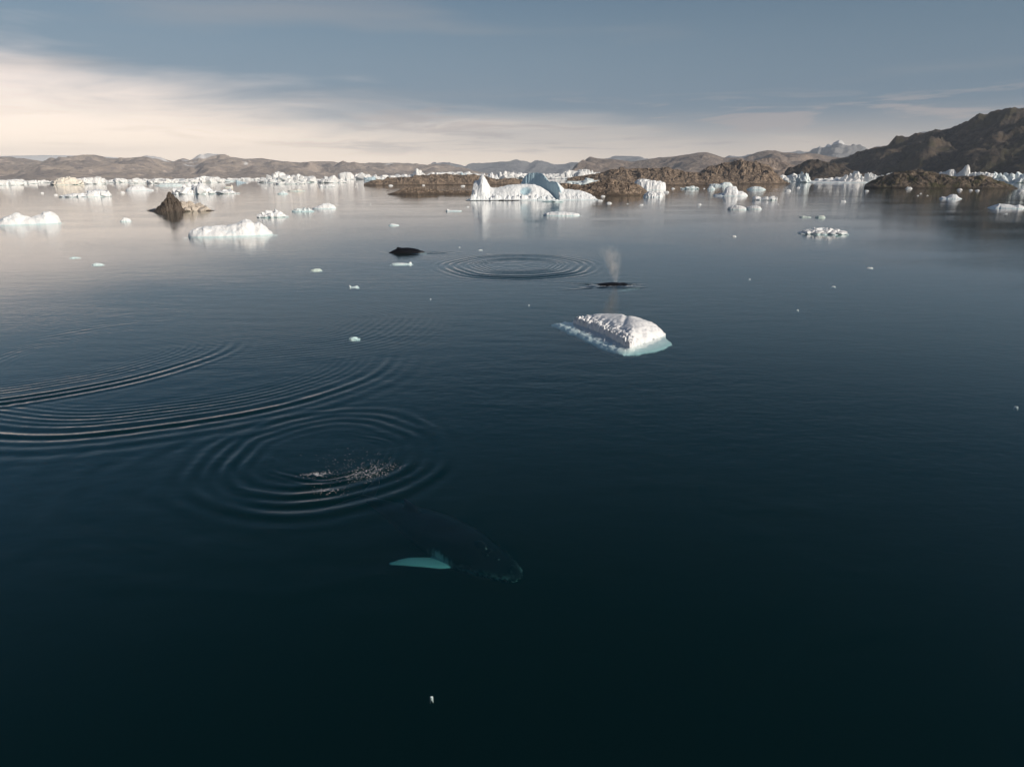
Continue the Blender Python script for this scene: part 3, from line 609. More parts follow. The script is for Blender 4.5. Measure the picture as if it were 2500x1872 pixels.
    ('iceberg', 'long low white ice slab lying behind the wide flat sheet', 1990, 2140, 440, [(1990, 437), (2005, 434), (2035, 432), (2060, 430), (2090, 431), (2120, 430), (2140, 434)], ICE_FAR, .8, 'jumble'),
    ('iceberg', 'grey-blue angular iceberg at the left end of the flat ice sheet', 1944, 1978, 446, [(1944, 438), (1950, 430), (1956, 426), (1966, 429), (1975, 432), (1978, 440)], ICE_TEAL, .8, 'jumble'),
    ('iceberg', 'grey ice peak in the channel behind the angular iceberg', 1948, 1975, 431, [(1948, 424), (1954, 416), (1960, 414), (1966, 417), (1971, 414), (1975, 422)], ICE_TEAL, .8, 'jumble'),
    ('iceberg', 'white ice rubble filling the channel right of the rocky knob', 1868, 1956, 437, [(1868, 420), (1880, 420), (1895, 424), (1910, 424), (1925, 422), (1940, 420), (1950, 421), (1956, 430)], ICE_FAR, .3, 'jumble'),
    ('iceberg', 'low white ice ledge along the right foot of the rocky knob', 1918, 1962, 441, [(1918, 433), (1930, 430), (1940, 428), (1952, 430), (1962, 437)], ICE_FAR, .5, 'block'),
    ('iceberg', 'rounded white iceberg on the skyline of the flat ice sheet, left one', 2060, 2106, 431, [(2060, 424), (2072, 423), (2080, 419), (2090, 417), (2098, 419), (2106, 425)], ICE_FAR, .6, 'block'),
    ('iceberg', 'pointed white iceberg on the skyline of the flat ice sheet, right one', 2110, 2142, 431, [(2110, 424), (2118, 420), (2126, 421), (2134, 425), (2142, 429)], ICE_FAR, .6, 'peak'),
    ('iceberg', 'ragged white iceberg at the left end behind the mossy island', 2144, 2190, 432, [(2144, 426), (2152, 424), (2160, 422), (2170, 421), (2176, 415), (2180, 416), (2185, 420), (2190, 424)], ICE_FAR, .5, 'jumble'),
    ('iceberg', 'small white ice tooth above the left top of the mossy island', 2227, 2244, 427, [(2227, 421), (2234, 415), (2241, 413), (2244, 419)], ICE_FAR, .8, 'peak'),
    ('iceberg', 'tiny white ice tooth above the middle of the mossy island', 2270, 2282, 427, [(2270, 422), (2276, 417), (2280, 418), (2282, 422)], ICE_FAR, .8, 'peak'),
    ('iceberg', 'broad white iceberg left of the tall horn behind the mossy island', 2290, 2334, 435, [(2290, 420), (2300, 420), (2308, 418), (2316, 413), (2326, 413), (2332, 420), (2334, 428)], ICE_FAR, .6, 'smooth'),
    ('iceberg', 'tall curved white ice horn behind the mossy island', 2330, 2370, 435, [(2330, 426), (2338, 421), (2346, 415), (2350, 407), (2356, 402), (2360, 402), (2364, 410), (2366, 420), (2370, 427)], ICE_FAR, .7, 'smooth'),
    ('iceberg', 'long flat white ice slab right of the tall ice horn', 2360, 2424, 435, [(2360, 424), (2372, 422), (2390, 421), (2405, 421), (2424, 425)], ICE_FAR, .4, 'flat'),
    ('iceberg', 'tumbled grey-blue icebergs at the right edge of the picture', 2406, 2530, 446, [(2406, 430), (2416, 421), (2430, 418), (2440, 422), (2452, 418), (2465, 419), (2472, 423), (2485, 419), (2500, 421), (2515, 420), (2530, 428)], ICE_TEAL, .5, 'jumble'),
    ('iceberg', 'humped white iceberg in dark water before the mossy island', 2293, 2349, 486, [(2293, 484), (2298, 480), (2310, 481), (2317, 476), (2325, 474), (2333, 475), (2340, 481), (2349, 485)], ICE, .6, 'smooth'),
    ('iceberg', 'long low white iceberg at the right edge in dark water', 2408, 2502, 509, [(2408, 507), (2424, 501), (2437, 497), (2460, 499), (2475, 502), (2487, 499), (2496, 503), (2502, 508)], ICE, .5, 'smooth'),
    ('ice_floe', 'flat white floe with green edge in front of the great berg', 1326, 1415, 527, [(1326, 524), (1335, 519), (1350, 517), (1375, 517), (1395, 519), (1410, 521), (1415, 524)], ICE, .45, 'flat'),
    ('ice_floe', 'dark-edged low ice lump at the foot of the blue fin', 1323, 1374, 493, [(1323, 491), (1335, 489), (1350, 489), (1356, 486), (1366, 487), (1374, 491)], ICE_TEAL, .4, 'jumble'),
    ('ice_floe', 'small white floe with a grey hump left of the brown iceberg', 293, 321, 541, [(293, 539), (299, 535), (303, 531), (310, 532), (318, 535), (321, 539)], ICE, .5, 'flat'),
    ('ice_floe', 'thin ice strip with dark left knob left of the great berg', 1088, 1127, 516, [(1088, 514), (1092, 510), (1097, 513), (1115, 513), (1127, 514)], ICE, .35, 'flat'),
    ('ice_floe', 'small low white floe right above the surfaced whale back', 948, 974, 551, [(948, 550), (955, 546), (965, 547), (974, 549)], ICE, .5, 'flat'),
    ('ice_floe', 'thin white ice strip with a knob below the surfaced whale back', 956, 1006, 646, [(956, 643), (970, 642), (985, 642), (997, 643), (1001, 639), (1004, 640), (1006, 645)], ICE, .3, 'flat'),
    ('ice_floe', 'flat cream ice chip left of the whales, above the old ripples', 759, 786, 661, [(759, 659), (770, 656), (780, 656), (786, 659)], ICE_CREAM, .5, 'flat'),
    ('ice_floe', 'small winged white ice piece below the cream chip', 853, 876, 702, [(853, 694), (858, 700), (864, 699), (872, 697), (876, 701)], ICE, .6, 'peak'),
    ('ice_floe', 'small ragged grey-white ice piece above the fresh ripple ring', 853, 878, 829, [(853, 826), (858, 822), (866, 821), (872, 825), (878, 828)], ICE_TEAL, .6, 'jumble'),
    ('ice_floe', 'thin white ice chip at far left, upper side of the pink water', 170, 196, 630, [(170, 629), (180, 627), (190, 628), (196, 629)], ICE, .4, 'flat'),
    ('ice_floe', 'small white ice chip at far left, below the thin one', 225, 254, 647, [(225, 645), (235, 642), (247, 643), (254, 646)], ICE, .5, 'flat'),
]
for i, b in enumerate(BERGS):
    name, label, x0, x1, base, prof, mat, dep, style = b
    berg(name, label, x0, x1, base, prof, mat, dep, style, seed=200 + i * 7, cat='iceberg' if name == 'iceberg' else 'ice floe', res=1.4 if x1 - x0 > 60 else 1.8)

# small scraps of drifting ice that nothing tells apart
SCRAPS = [(1137, 1146, 506), (1457, 1472, 491), (1480, 1494, 497), (1560, 1571, 501), (1702, 1713, 500), (1786, 1798, 578), (2114, 2132, 655), (2049, 2066, 493), (2210, 2228, 461), (1620, 1634, 470),
          (1638, 1648, 461), (1915, 1932, 467), (1943, 1953, 459), (1897, 1902, 499), (2110, 2122, 467), (2076, 2082, 461), (2088, 2094, 461), (2245, 2251, 473), (2238, 2244, 478), (2262, 2267, 478), (2335, 2350, 464), (2365, 2375, 465), (2380, 2392, 466), (2485, 2500, 467), (2486, 2492, 472), (2452, 2460, 523),
          (130, 142, 477), (98, 108, 472), (644, 652, 460), (756, 762, 456), (865, 870, 457), (902, 906, 499), (916, 930, 452), (948, 960, 454), (1030, 1038, 453), (1070, 1084, 452), (1124, 1136, 455), (1135, 1148, 471), (1300, 1310, 441), (1466, 1478, 480), (1470, 1480, 475), (1660, 1664, 459), (1716, 1722, 461),
          (1168, 1178, 611), (1050, 1053, 730), (1290, 1293, 745), (1828, 1833, 682), (1944, 1950, 757), (2476, 2486, 993), (1050, 1057, 1701), (1120, 1124, 604), (540, 546, 446), (604, 612, 441), (616, 626, 439), (600, 606, 448), (560, 566, 460), (292, 306, 471), (284, 288, 471), (1530, 1534, 498), (2030, 2040, 700)]
MARKS = [(440, 500, 'the brown iceberg'), (570, 560, 'the long fluted white iceberg'), (200, 470, 'the yellowish iceberg'), (505, 458, 'the jagged blue-white iceberg'), (705, 435, 'the wide white ice cluster'), (805, 450, 'the rubble of ice blocks'),
         (1030, 440, 'the long rocky island'), (1045, 467, 'the low rocky skerry'), (1180, 465, 'the tall white spire'), (1300, 465, 'the curved blue fin'), (1370, 522, 'the flat green-edged floe'), (1475, 462, 'the rocky point'), (1594, 475, 'the double-domed iceberg'), (1685, 458, 'the low jagged turquoise iceberg'),
         (1785, 468, 'the largest right-hand iceberg'), (1868, 482, 'the mottled iceberg'), (1820, 507, 'the pair of end-to-end floes'), (2007, 565, 'the speckled floe'), (2045, 443, 'the wide flat ice sheet'), (2200, 445, 'the left half of the mossy island'), (2380, 447, 'the right half of the mossy island'), (2320, 480, 'the humped iceberg'), (2455, 503, 'the long iceberg at the right edge'),
         (1015, 610, 'the whale back with dorsal fin'), (1266, 646, 'the far ripple ring'), (1500, 690, 'the blowing whale'), (1520, 815, 'the domed near floe'), (1100, 1310, 'the submerged whale')]
rel = {}
for i, (a, b, base) in enumerate(SCRAPS):
    x = .5 * (a + b)
    mk = min(MARKS, key=lambda q: math.hypot((q[0] - x) * .6, (q[1] - base) * 2.0))
    dx, dy = x - mk[0], (base - mk[1]) * 2.2
    side_ = ('right of ' if dx > 0 else 'left of ') if abs(dx) > abs(dy) else ('below ' if dy > 0 else 'above ')
    rel.setdefault(side_ + mk[2], []).append(i)
ORD = ['nearest', 'second', 'third', 'fourth', 'fifth', 'sixth', 'seventh', 'eighth']
SCRAP_LABEL = {}
for ph, ii in rel.items():
    mk = [q for q in MARKS if ph.endswith(q[2])][0]
    ii.sort(key=lambda i: math.hypot(.5 * (SCRAPS[i][0] + SCRAPS[i][1]) - mk[0], (SCRAPS[i][2] - mk[1]) * 2))
    for n, i in enumerate(ii):
        SCRAP_LABEL[i] = ('white ice scrap adrift ' + ph) if len(ii) == 1 else ('ice scrap adrift %s, %s' % (ph, ORD[n] if n == 0 else ORD[n] + ' nearest'))
for i, (a, b, base) in enumerate(SCRAPS):
    wpx = b - a
    top = base - (max(1.6, wpx * (.16 if base > 600 else .28)) if base < 900 else wpx * .12)
    berg('ice_scrap', SCRAP_LABEL[i], a, b, base, rnd_prof(a, b, top, base, 31 + i), ICE_SCRAP, .5, 'smooth', seed=900 + i * 3, group='small drifting ice scraps', cat='ice scrap', res=1)

# low far ice floating in front of the shores, each its own piece
FARBITS = [(-30, 20, 443), (20, 60, 441), (230, 262, 441), (285, 330, 443), (330, 370, 441), (370, 412, 440), (415, 452, 440), (452, 490, 440), (548, 590, 439), (590, 622, 438), (618, 640, 438), (780, 815, 438), (840, 870, 436), (1270, 1310, 434), (1300, 1330, 436), (1340, 1372, 437), (1372, 1402, 437), (1480, 1502, 427), (1690, 1730, 427)]
names_far = ['left edge under the pale snowfield', 'left shore, second from the picture edge', 'right of the yellowish berg, behind its end', 'behind the low broken band', 'above the smooth dome-backed berg', 'above the flat turquoise floe', 'behind the jagged iceberg, left one', 'behind the jagged iceberg, right one', 'behind the dark green wedge', 'right of the dark green wedge', 'left of the wide white cluster', 'behind the rubble of blocks', 'below the smooth dome iceberg', 'between the blocky berg and the blue fin', 'just left of the blue fin top', 'right of the blue fin top', 'below the ragged berg near the castle', 'at the far left end of the headland', 'behind the dip of the rocky headland']
for i, ((a, b, base), nm) in enumerate(zip(FARBITS, names_far)):
    berg('iceberg', 'low far white ice strip ' + nm, a, b, base, rnd_prof(a, b, base - 5.5, base, 61 + i, amp=.5), ICE_FAR, .4, 'jumble', seed=1200 + i * 5, res=1.6)

# the brown, silt-laden iceberg: dark pyramid with a pale crumbled shoulder
br = berg('silty_iceberg', 'dark brown pyramid-shaped iceberg with a pale sandy crumbled shoulder', 372, 458, 518, [(372, 516), (384, 507), (400, 493), (411, 479), (415, 471), (420, 468), (427, 471), (435, 479), (441, 488), (447, 500), (452, 509), (458, 517)], ICE_BROWN, .8, 'peak', seed=1501, res=2.0, crest=-.05)
sh = berg('crumbled_shoulder', None, 432, 516, 516, [(432, 500), (441, 489), (449, 488), (462, 486), (472, 491), (484, 493), (495, 498), (503, 502), (508, 508), (516, 513)], ICE_TAN, .6, 'jumble', seed=1502, cat=None, res=2.0)
lw = berg('low_rim', None, 360, 390, 515, [(360, 513), (370, 511), (378, 509), (390, 512)], ICE_TAN, .5, 'flat', seed=1503, cat=None, res=1.5)
ed = berg('low_rim', None, 496, 524, 515, [(496, 512), (508, 512), (524, 514)], ICE_BROWN, .5, 'flat', seed=1504, cat=None, res=1.5)
for o in (sh, lw, ed):
    o.location = Vector(o.location) - Vector(br.location); o.parent = br

# ---- the great iceberg: white spire and apron in front, curved blue fin, right-hand slope
def great_berg():
    base = 489.0; xm = 1305
    g = ground(xm, base); d = g / np.linalg.norm(g); tn = np.array((d[1], -d[0])); R = np.linalg.norm(g)
    k = R / F * 1.02                                                   # metres per photo pixel there
    horizon = 425.3
    n, m = 340, 230
    u = np.linspace(-160, 160, n) * k; v = np.linspace(-6, 62, m)
    U, V = np.meshgrid(u, v, indexing='ij')
    uw = U + .5 * fbm(U / 3, V / 3, 3, 5)
    def hz(px, py, dv):                                               # height of a skyline pixel standing dv metres behind the front
        return CAMH * 1.0 - (py - horizon) / F * (R + dv) * 1.0
    def prof(pts, dv):
        x = (np.array([a for a, _ in pts]) - xm) * k; z = np.array([hz(a, b, dv) for a, b in pts])
        return np.interp(uw, x, z, left=-2, right=-2)
    # front body: spire + saddle + mound
    pf = prof([(1149, 487), (1153, 480), (1157, 468), (1161, 444), (1166, 440), (1172, 438), (1176, 430), (1181, 426), (1185, 427), (1189, 434), (1194, 445), (1200, 453), (1210, 456), (1222, 454), (1245, 449), (1275, 447), (1303, 448), (1320, 454), (1340, 466), (1353, 479), (1357, 487)], 14)
    cr = 14 + 1.5 * perlin(U / 14, 0 * U, 3)
    t = np.where(V < cr, (cr - V) / (cr - .3 - 1.2 * perlin(U / 7, 0 * U, 8)), (V - cr) / (15 + 2 * perlin(U / 9, 0 * U, 4)))
    Z1 = np.where(t < 1, pf * (1 - np.clip(t, 0, 1) ** 1.7), -(t - 1) * 60)
    # steeper fluted foot
    ft = np.clip(1 - np.abs(V - 2.0) / 2.4, 0, 1)
    foot_h = np.clip(pf, 0, 4.2) * sstep(V, .2, 1.2) * sstep(V, 10, 4)
    Z1 = np.maximum(Z1, foot_h * (.55 + .5 * fbm(U / 3.2, V / 4, 4, 11, gain=.6)) * (t < 1.05))
    # hollow (blue scoop) on the mound front
    sc = np.exp(-(((U - (1284 - xm) * k) / 4.2) ** 2 + ((V - 7.0) / 3.2) ** 2))
    Z1 = Z1 - 2.6 * sc * sstep(Z1, 2, 5)
    # right slope behind the fin
    ps = prof([(1362, 458), (1375, 459), (1395, 460), (1418, 463), (1432, 468), (1445, 476), (1456, 485), (1460, 488)], 12)
    t2 = np.abs(V - 12) / np.where(V < 12, 11.0 + 1.0 * perlin(U / 6, 0 * U, 14), 12.0)
    Z2 = np.where(t2 < 1, ps * (1 - t2 ** 1.5), -(t2 - 1) * 60)
    # fin: curved wall from far left to the front right
    key = [(1272, 449, 34), (1280, 433, 33), (1286, 426, 32), (1294, 422, 31), (1310, 421.5, 29), (1321, 422.5, 26), (1328, 429, 23), (1334, 437, 21), (1339, 442, 19), (1346, 440.5, 16), (1356, 443, 12.5), (1362, 455, 9), (1367, 470, 6), (1371, 486, 3.5)]
    P = np.array([((a - xm) * k * (R + c) / R, c, hz(a, b, c)) for a, b, c in key])
    # dense polyline
    s = np.linspace(0, len(P) - 1, 120); Pd = np.stack([np.interp(s, np.arange(len(P)), P[:, i]) for i in range(3)], 1)
    best = np.full(U.shape, 1e9); hb = np.zeros(U.shape); sg = np.zeros(U.shape)
    for i in range(len(Pd)):
        dx = U - Pd[i, 0]; dy = V - Pd[i, 1]
        dd = dx * dx + dy * dy
        a = Pd[max(i - 1, 0)]; b = Pd[min(i + 1, len(Pd) - 1)]
        cs = (b[0] - a[0]) * dy - (b[1] - a[1]) * dx
        nr = dd < best
        best = np.where(nr, dd, best); hb = np.where(nr, Pd[i, 2], hb); sg = np.where(nr, cs, sg)
    best = np.sqrt(best)
    inner = sg < 0                                                    # camera / left side of the wall
    wj = .35 * fbm(U / 2.5, V / 2.5, 3, 23)
    Z3 = np.where(inner, hb * (1 - sstep(best + wj, .1, 1.9) * .96) , hb * (1 - np.clip((best + wj) / 13.0, 0, 1) ** 1.3))
    Z3 = np.where(Z3 < .25, -1.5, Z3)
    Z = np.maximum(np.maximum(Z1, Z2), Z3)
    rough = np.where(Z3 >= Z - 1e-6, .12, 1.0)
    flut = (fbm(U / 2.3, V / 4, 3, 31, gain=.65) * .5 + perlin(U / .7, V / 2, 37) * .15) * (.5 + .9 * np.clip(perlin(U / 9, V / 9, 39) + .4, 0, 1.2))
    left = sstep(U, (1215 - xm) * k, (1190 - xm) * k)
    low = sstep(Z, 7, 1.5)
    Z = Z + rough * sstep(Z, 0, 1.5) * (flut * np.clip(left + low * .9, 0, 1) * 1.5 + .32 * fbm(U / 2.2, V / 2.2, 4, 41))
    Z = Z - .15
    X = tn[0] * U + d[0] * V; Y = tn[1] * U + d[1] * V
    finm = (Z3 >= np.maximum(Z1, Z2) - 1e-6) & (best < 9) & (Z > .3)
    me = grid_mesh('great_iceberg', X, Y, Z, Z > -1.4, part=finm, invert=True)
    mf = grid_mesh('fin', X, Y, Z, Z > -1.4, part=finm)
    # the fin and the scoop are blue glacier ice with shade painted in, the rest is snow-white weathered ice
    shade_blue = np.clip(np.where((Z3 >= np.maximum(Z1, Z2) - .3) & (best < 2.6) & (inner | (best < .5)), 1.0, 0.0) + 1.6 * sc * sstep(sc, .25, .5) * (Z1 > Z3), 0, 1)
    for mm, inv in ((me, True), (mf, False)):
        f_ = grid_faces(*X.shape); kp = (Z > -1.4).ravel()[f_].any(1); pk = finm.ravel()[f_].any(1); kp = kp & (~pk if inv else pk)
        us = np.zeros(X.size, bool); us[f_[kp].ravel()] = True
        ca = mm.color_attributes.new('shaded_blue_ice', 'FLOAT_COLOR', 'POINT')
        ca.data.foreach_set('color', np.repeat(shade_blue.ravel()[us][:, None], 4, 1).astype(np.float32).ravel())
    gm = mat_ice('great_berg_ice', snow=(.85, .86, .86), blue=(.66, .78, .82), wet=(.52, .70, .72), scale=.22, wet_h=.5, amount=.35, bump=.3, attr='shaded_blue_ice')
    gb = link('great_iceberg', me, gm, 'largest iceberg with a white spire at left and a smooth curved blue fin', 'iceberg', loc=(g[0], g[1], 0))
    link('fin', mf, gm, 'smooth curved wall of blue ice with shade put into its colour', parent=gb)
great_berg()

# ---- the near floe with its submerged shelf
def near_floe():
    A = [ground(a, b) for a, b in ((1399, 788), (1425, 797), (1450, 806), (1480, 819), (1505, 832), (1522, 842), (1537, 849), (1560, 842), (1590, 831), (1623, 819), (1617, 809), (1590, 798), (1545, 788), (1500, 783), (1450, 781), (1415, 784))]
    Bp = [ground(a, b) for a, b in ((1350, 786), (1375, 797), (1400, 808), (1430, 823), (1460, 837), (1490, 848), (1518, 855), (1560, 849), (1600, 841), (1625, 833), (1638, 826), (1622, 812), (1570, 795), (1500, 783), (1430, 780), (1390, 781))]
    A = np.array(A); Bp = np.array(Bp); c = A.mean(0); A = A - c; Bp = Bp - c
    x = np.linspace(-9.5, 9.5, 210); y = np.linspace(-11, 11, 230)
    X, Y = np.meshgrid(x, y, indexing='ij')
    wx = X + .22 * fbm(X / .7, Y / .7, 3, 3); wy = Y + .22 * fbm(X / .7 + 9, Y / .7, 3, 4)
    def sdist(poly, X, Y):
        dm = np.full(X.shape, 1e9); ins = np.zeros(X.shape, bool)
        for i in range(len(poly)):
            a = poly[i]; b = poly[(i + 1) % len(poly)]; e = b - a
            t = np.clip(((X - a[0]) * e[0] + (Y - a[1]) * e[1]) / (e @ e), 0, 1)
            dm = np.minimum(dm, np.hypot(X - a[0] - t * e[0], Y - a[1] - t * e[1]))
            cr = ((a[1] > Y) != (b[1] > Y)) & (X < (b[0] - a[0]) * (Y - a[1]) / (b[1] - a[1] + 1e-12) + a[0])
            ins ^= cr
        return np.where(ins, dm, -dm)
    da = sdist(A, wx, wy); db = sdist(Bp, X + .35 * fbm(X / 2.5, Y / 2.5, 3, 6), Y + .35 * fbm(X / 2.5 + 5, Y / 2.5, 3, 7))
    dl = sdist(A[:7], X, Y)                                            # distance to the left-front lumpy edge
    edge = np.full(X.shape, 1e9)
    for i in range(6):
        a = A[i]; b = A[i + 1]; e = b - a
        t = np.clip(((wx - a[0]) * e[0] + (wy - a[1]) * e[1]) / (e @ e), 0, 1)
        edge = np.minimum(edge, np.hypot(wx - a[0] - t * e[0], wy - a[1] - t * e[1]))
    # crest line along the back
    dome = 1.75 * (1 - np.exp(-np.clip(da, 0, 9) / 1.5))
    rightness = sstep(X, -6, 5)
    dome = dome * (.80 + .22 * rightness)
    d1, d2, ci = cells(X / .55, Y / .55, 9)
    lump = np.exp(-(edge / .75) ** 2) * (.30 + .45 * ci) * sstep(d2 - d1, 0.0, .25)
    lump = lump + np.exp(-((edge - .9) / .7) ** 2) * .22 * fbm(X / .5, Y / .5, 3, 12)
    groove = -.16 * np.exp(-((X - .9 - .25 * (Y - 1)) / .35) ** 2) * sstep(da, .6, 2.0)
    top = .06 + dome + lump + groove + .10 * fbm(X / 2.2, Y / 2.2, 3, 15) * sstep(da, 0, 1) + .025 * fbm(X / .35, Y / .35, 3, 17)
    shelf = -.06 - .16 * sstep(db, 1.6, 0.0) - .16 * sstep(da, -.2, -1.2) * (.6 + .8 * perlin(X / .8, Y / 1.2, 19)) + .06 * fbm(X / .5, Y / .9, 3, 21)
    shelf = shelf + .14 * np.exp(-((db - .45) / .3) ** 2)              # slightly raised outer rim
    shelf = np.minimum(shelf, -.035)
    rs = sstep(X - .25 * Y, .6, 2.6)                                   # right-hand side: the smooth face just runs on down
    fall = np.clip(-da, 0, 9) / (np.clip(-da, 0, 9) + np.clip(db, 1e-3, 9))
    shelf = shelf * (1 - rs) + rs * (-.03 - .55 * fall ** 1.1)
    outer = -.30 - .26 * rs + db * 1.5
    Z = np.where(da > 0, top, np.where(db > 0, shelf, np.maximum(outer, -6)))
    keep = db > -.08
    dry = da > 0
    me = grid_mesh('ice_floe', X, Y, Z, keep, part=dry)
    sh_ = grid_mesh('submerged_shelf', X, Y, Z, keep, part=dry, invert=True)
    Zb = np.minimum(Z - .05, -.75 - 1.6 * (1 - np.exp(-np.clip(db, 0, 9) / 2.5)))           # the part that carries it, under water
    lo = grid_mesh('lower', X, Y, Zb, db > .7); lo.flip_normals()
    bm = bmesh.new(); bm.from_mesh(sh_); bm.from_mesh(lo); bm.to_mesh(sh_); bm.free(); bpy.data.meshes.remove(lo)
    fo = link('ice_floe', me, ICE_NEAR, 'bright white domed floe with a pale underwater shelf, nearest large ice', 'ice floe', loc=(c[0], c[1], 0))
    link('submerged_shelf', sh_, ICE_NEAR, 'pale green shelf of ice under the water', parent=fo)
near_floe()

# ------------------------------------------------------------------ whales
def whale_mesh(name, bend=0.0, voxel=.055, flip=((.5, -.35), (.5, -.35)), fin_h=1.0, bend_tail=None, white=1.0):
    """humpback along local +X (head at x=0, tail at x=-14), back up"""
    st = [(0.0, .10, .08, -.25), (-.25, .42, .26, -.22), (-.9, .72, .46, -.18), (-1.8, .98, .72, -.14), (-2.8, 1.20, 1.0, -.12), (-3.8, 1.38, 1.28, -.10), (-5.0, 1.45, 1.40, -.08), (-6.4, 1.38, 1.34, -.02), (-7.8, 1.15, 1.15, .03), (-9.2, .82, .92, .08), (-10.6, .52, .66, .10), (-12.0, .27, .44, .08), (-13.0, .16, .30, .05), (-13.6, .12, .16, .03)]
    bm = bmesh.new()
    def loft(rings):
        vs = [[bm.verts.new(co) for co in r] for r in rings]
        for a, b in zip(vs[:-1], vs[1:]):
            for i in range(len(a)):
                bm.faces.new((a[i], a[(i + 1) % len(a)], b[(i + 1) % len(a)], b[i]))
        bm.faces.new(vs[0][::-1]); bm.faces.new(vs[-1])
    xs_ = np.array([q[0] for q in st])[::-1]
    def at(x, j): return np.interp(x, xs_, np.array([q[j] for q in st])[::-1])
    rings = []
    for x in np.concatenate((np.linspace(0, -1, 8), np.linspace(-1.3, -13.6, 34))):
        wv, hv, zo = at(x, 1), at(x, 2), at(x, 3)
        rings.append([(x, wv * math.cos(a), zo + hv * (math.sin(a) * (1.0 if math.sin(a) < 0 else .92))) for a in np.linspace(0, 2 * math.pi, 28, endpoint=False)])
    loft(rings)
    def fin(path, chord, thick, axis):                                # path pts, chord along local x, thickness along axis
        R = []
        for (p, c, th) in zip(path, chord, thick):
            r = []
            for a in np.linspace(0, 2 * math.pi, 14, endpoint=False):
                off = Vector((math.cos(a) * c * .5, 0, 0)) + Vector(axis) * (math.sin(a) * th * .5)
                r.append(tuple(Vector(p) + off))
            R.append(r)
        loft(R)
    # dorsal fin on its hump
    fin([(-8.2, 0, .92), (-8.45, 0, .92 + .36 * fin_h), (-8.75, 0, .92 + .58 * fin_h), (-8.95, 0, .92 + .70 * fin_h)], (2.0, 1.15, .62, .2), (.55, .26, .16, .08), (0, 1, 0))
    # long flippers
    fl = []
    for sd in (1, -1):
        sw, dr = flip[0] if sd < 0 else flip[1]
        path = [(-4.4, sd * .9, -.5), (-4.75, sd * 1.45, -.53 + dr * .25), (-5.1 - sw * .3, sd * 1.95, -.56 + dr * .5), (-5.55 - sw * .7, sd * 2.45, -.62 + dr * .8), (-6.05 - sw, sd * 2.95, -.72 + dr), (-6.7 - sw * 1.3, sd * 3.45, -.88 + dr * 1.15)]
        fin(path, (1.25, 1.6, 1.75, 1.5, 1.0, .25), (.4, .32, .26, .22, .17, .1), (0, 0, 1)); fl.append(path)
    # flukes
    for sd in (1, -1):
        fin([(-13.1, 0, .04), (-13.5, sd * .8, .04), (-14.0, sd * 1.7, .04), (-14.5, sd * 2.3, .04)], (1.0, 1.15, .75, .15), (.3, .18, .12, .06), (0, 0, 1))
    # head knobs (tubercles) on the snout and along the jaw
    rg = np.random.default_rng(4)
    for i in range(34):
        x = -rg.uniform(.25, 2.6); a = rg.choice([math.pi / 2 + rg.normal(0, .25), rg.uniform(.0, .35), math.pi - rg.uniform(0, .35)])
        co = (x, at(x, 1) * math.cos(a), at(x, 3) + at(x, 2) * math.sin(a) * .95)
        bmesh.ops.create_icosphere(bm, subdivisions=1, radius=.10, matrix=Matrix.Translation(co))
    # splash guard by the blowholes
    bmesh.ops.create_icosphere(bm, subdivisions=2, radius=1, matrix=Matrix.Translation((-2.9, 0, .72)) @ Matrix.Diagonal((.55, .3, .24, 1)))
    for v in bm.verts:
        if bend:
            v.co.z -= (bend if v.co.x > -8.3 or bend_tail is None else bend_tail) * (v.co.x + 8.3) ** 2
    bmesh.ops.recalc_face_normals(bm, faces=bm.faces[:])
    tmp = bpy.data.meshes.new('tmp'); bm.to_mesh(tmp); bm.free()
    ob = bpy.data.objects.new('tmp', tmp); COL.objects.link(ob)
    md = ob.modifiers.new('r', 'REMESH'); md.mode = 'VOXEL'; md.voxel_size = voxel; md.use_smooth_shade = True
    sm_ = ob.modifiers.new('s', 'SMOOTH'); sm_.iterations = 2
    dg = bpy.context.evaluated_depsgraph_get()
    me = bpy.data.meshes.new_from_object(ob.evaluated_get(dg)); me.name = name
    bpy.data.objects.remove(ob); bpy.data.meshes.remove(tmp)
    nv = len(me.vertices); co = np.empty(nv * 3, np.float32); me.vertices.foreach_get('co', co); co = co.reshape(-1, 3).astype(float)
    # natural markings: white flippers, pale scars along the jaw
    wht = np.zeros(nv)
    for path in fl:
        pa = np.array(path)
        dm = np.full(nv, 9.)
        for a, b in zip(pa[:-1], pa[1:]):
            e = b - a; tt = np.clip(((co - a) @ e) / (e @ e), 0, 1); dm = np.minimum(dm, np.linalg.norm(co - a - tt[:, None] * e, axis=1))
        wht = np.maximum(wht, white * sstep(dm, 1.0, .85) * sstep(np.abs(co[:, 1]) + .12 * fbm(co[:, 0] * 3, co[:, 1] * 3, 3, 5), 1.32, 1.5))
    jaw = np.exp(-((co[:, 2] - (-.36 - .05 * co[:, 0])) / .2) ** 2) * sstep(co[:, 0], -4.2, -2.6) * (np.abs(co[:, 1]) > .2)
    sp = fbm(co[:, 0] * 4.2, co[:, 2] * 5 + co[:, 1] * 2, 3, 8)
    wht = np.maximum(wht, jaw * sstep(sp, -.12, .12) * 1.0)
    ca = me.color_attributes.new('markings', 'FLOAT_COLOR', 'POINT')
    ca.data.foreach_set('color', np.repeat(np.clip(wht, 0, 1)[:, None], 4, 1).astype(np.float32).ravel())
    me.polygons.foreach_set('use_smooth', np.ones(len(me.polygons), bool))
    return me
m_wh, t, out = new_mat('whale_skin')
at_ = t.new('ShaderNodeAttribute', attribute_name='markings')
ob_ = t.new('ShaderNodeTexCoord').outputs['Object']
skin = t.mix(t.noise(ob_, 2.0, 5, .6), (.004, .004, .005), (.012, .012, .014))
scr = t.noise(t.mapping(ob_, sc=(1, 5, 3)), 3.0, 4, .7, .5)
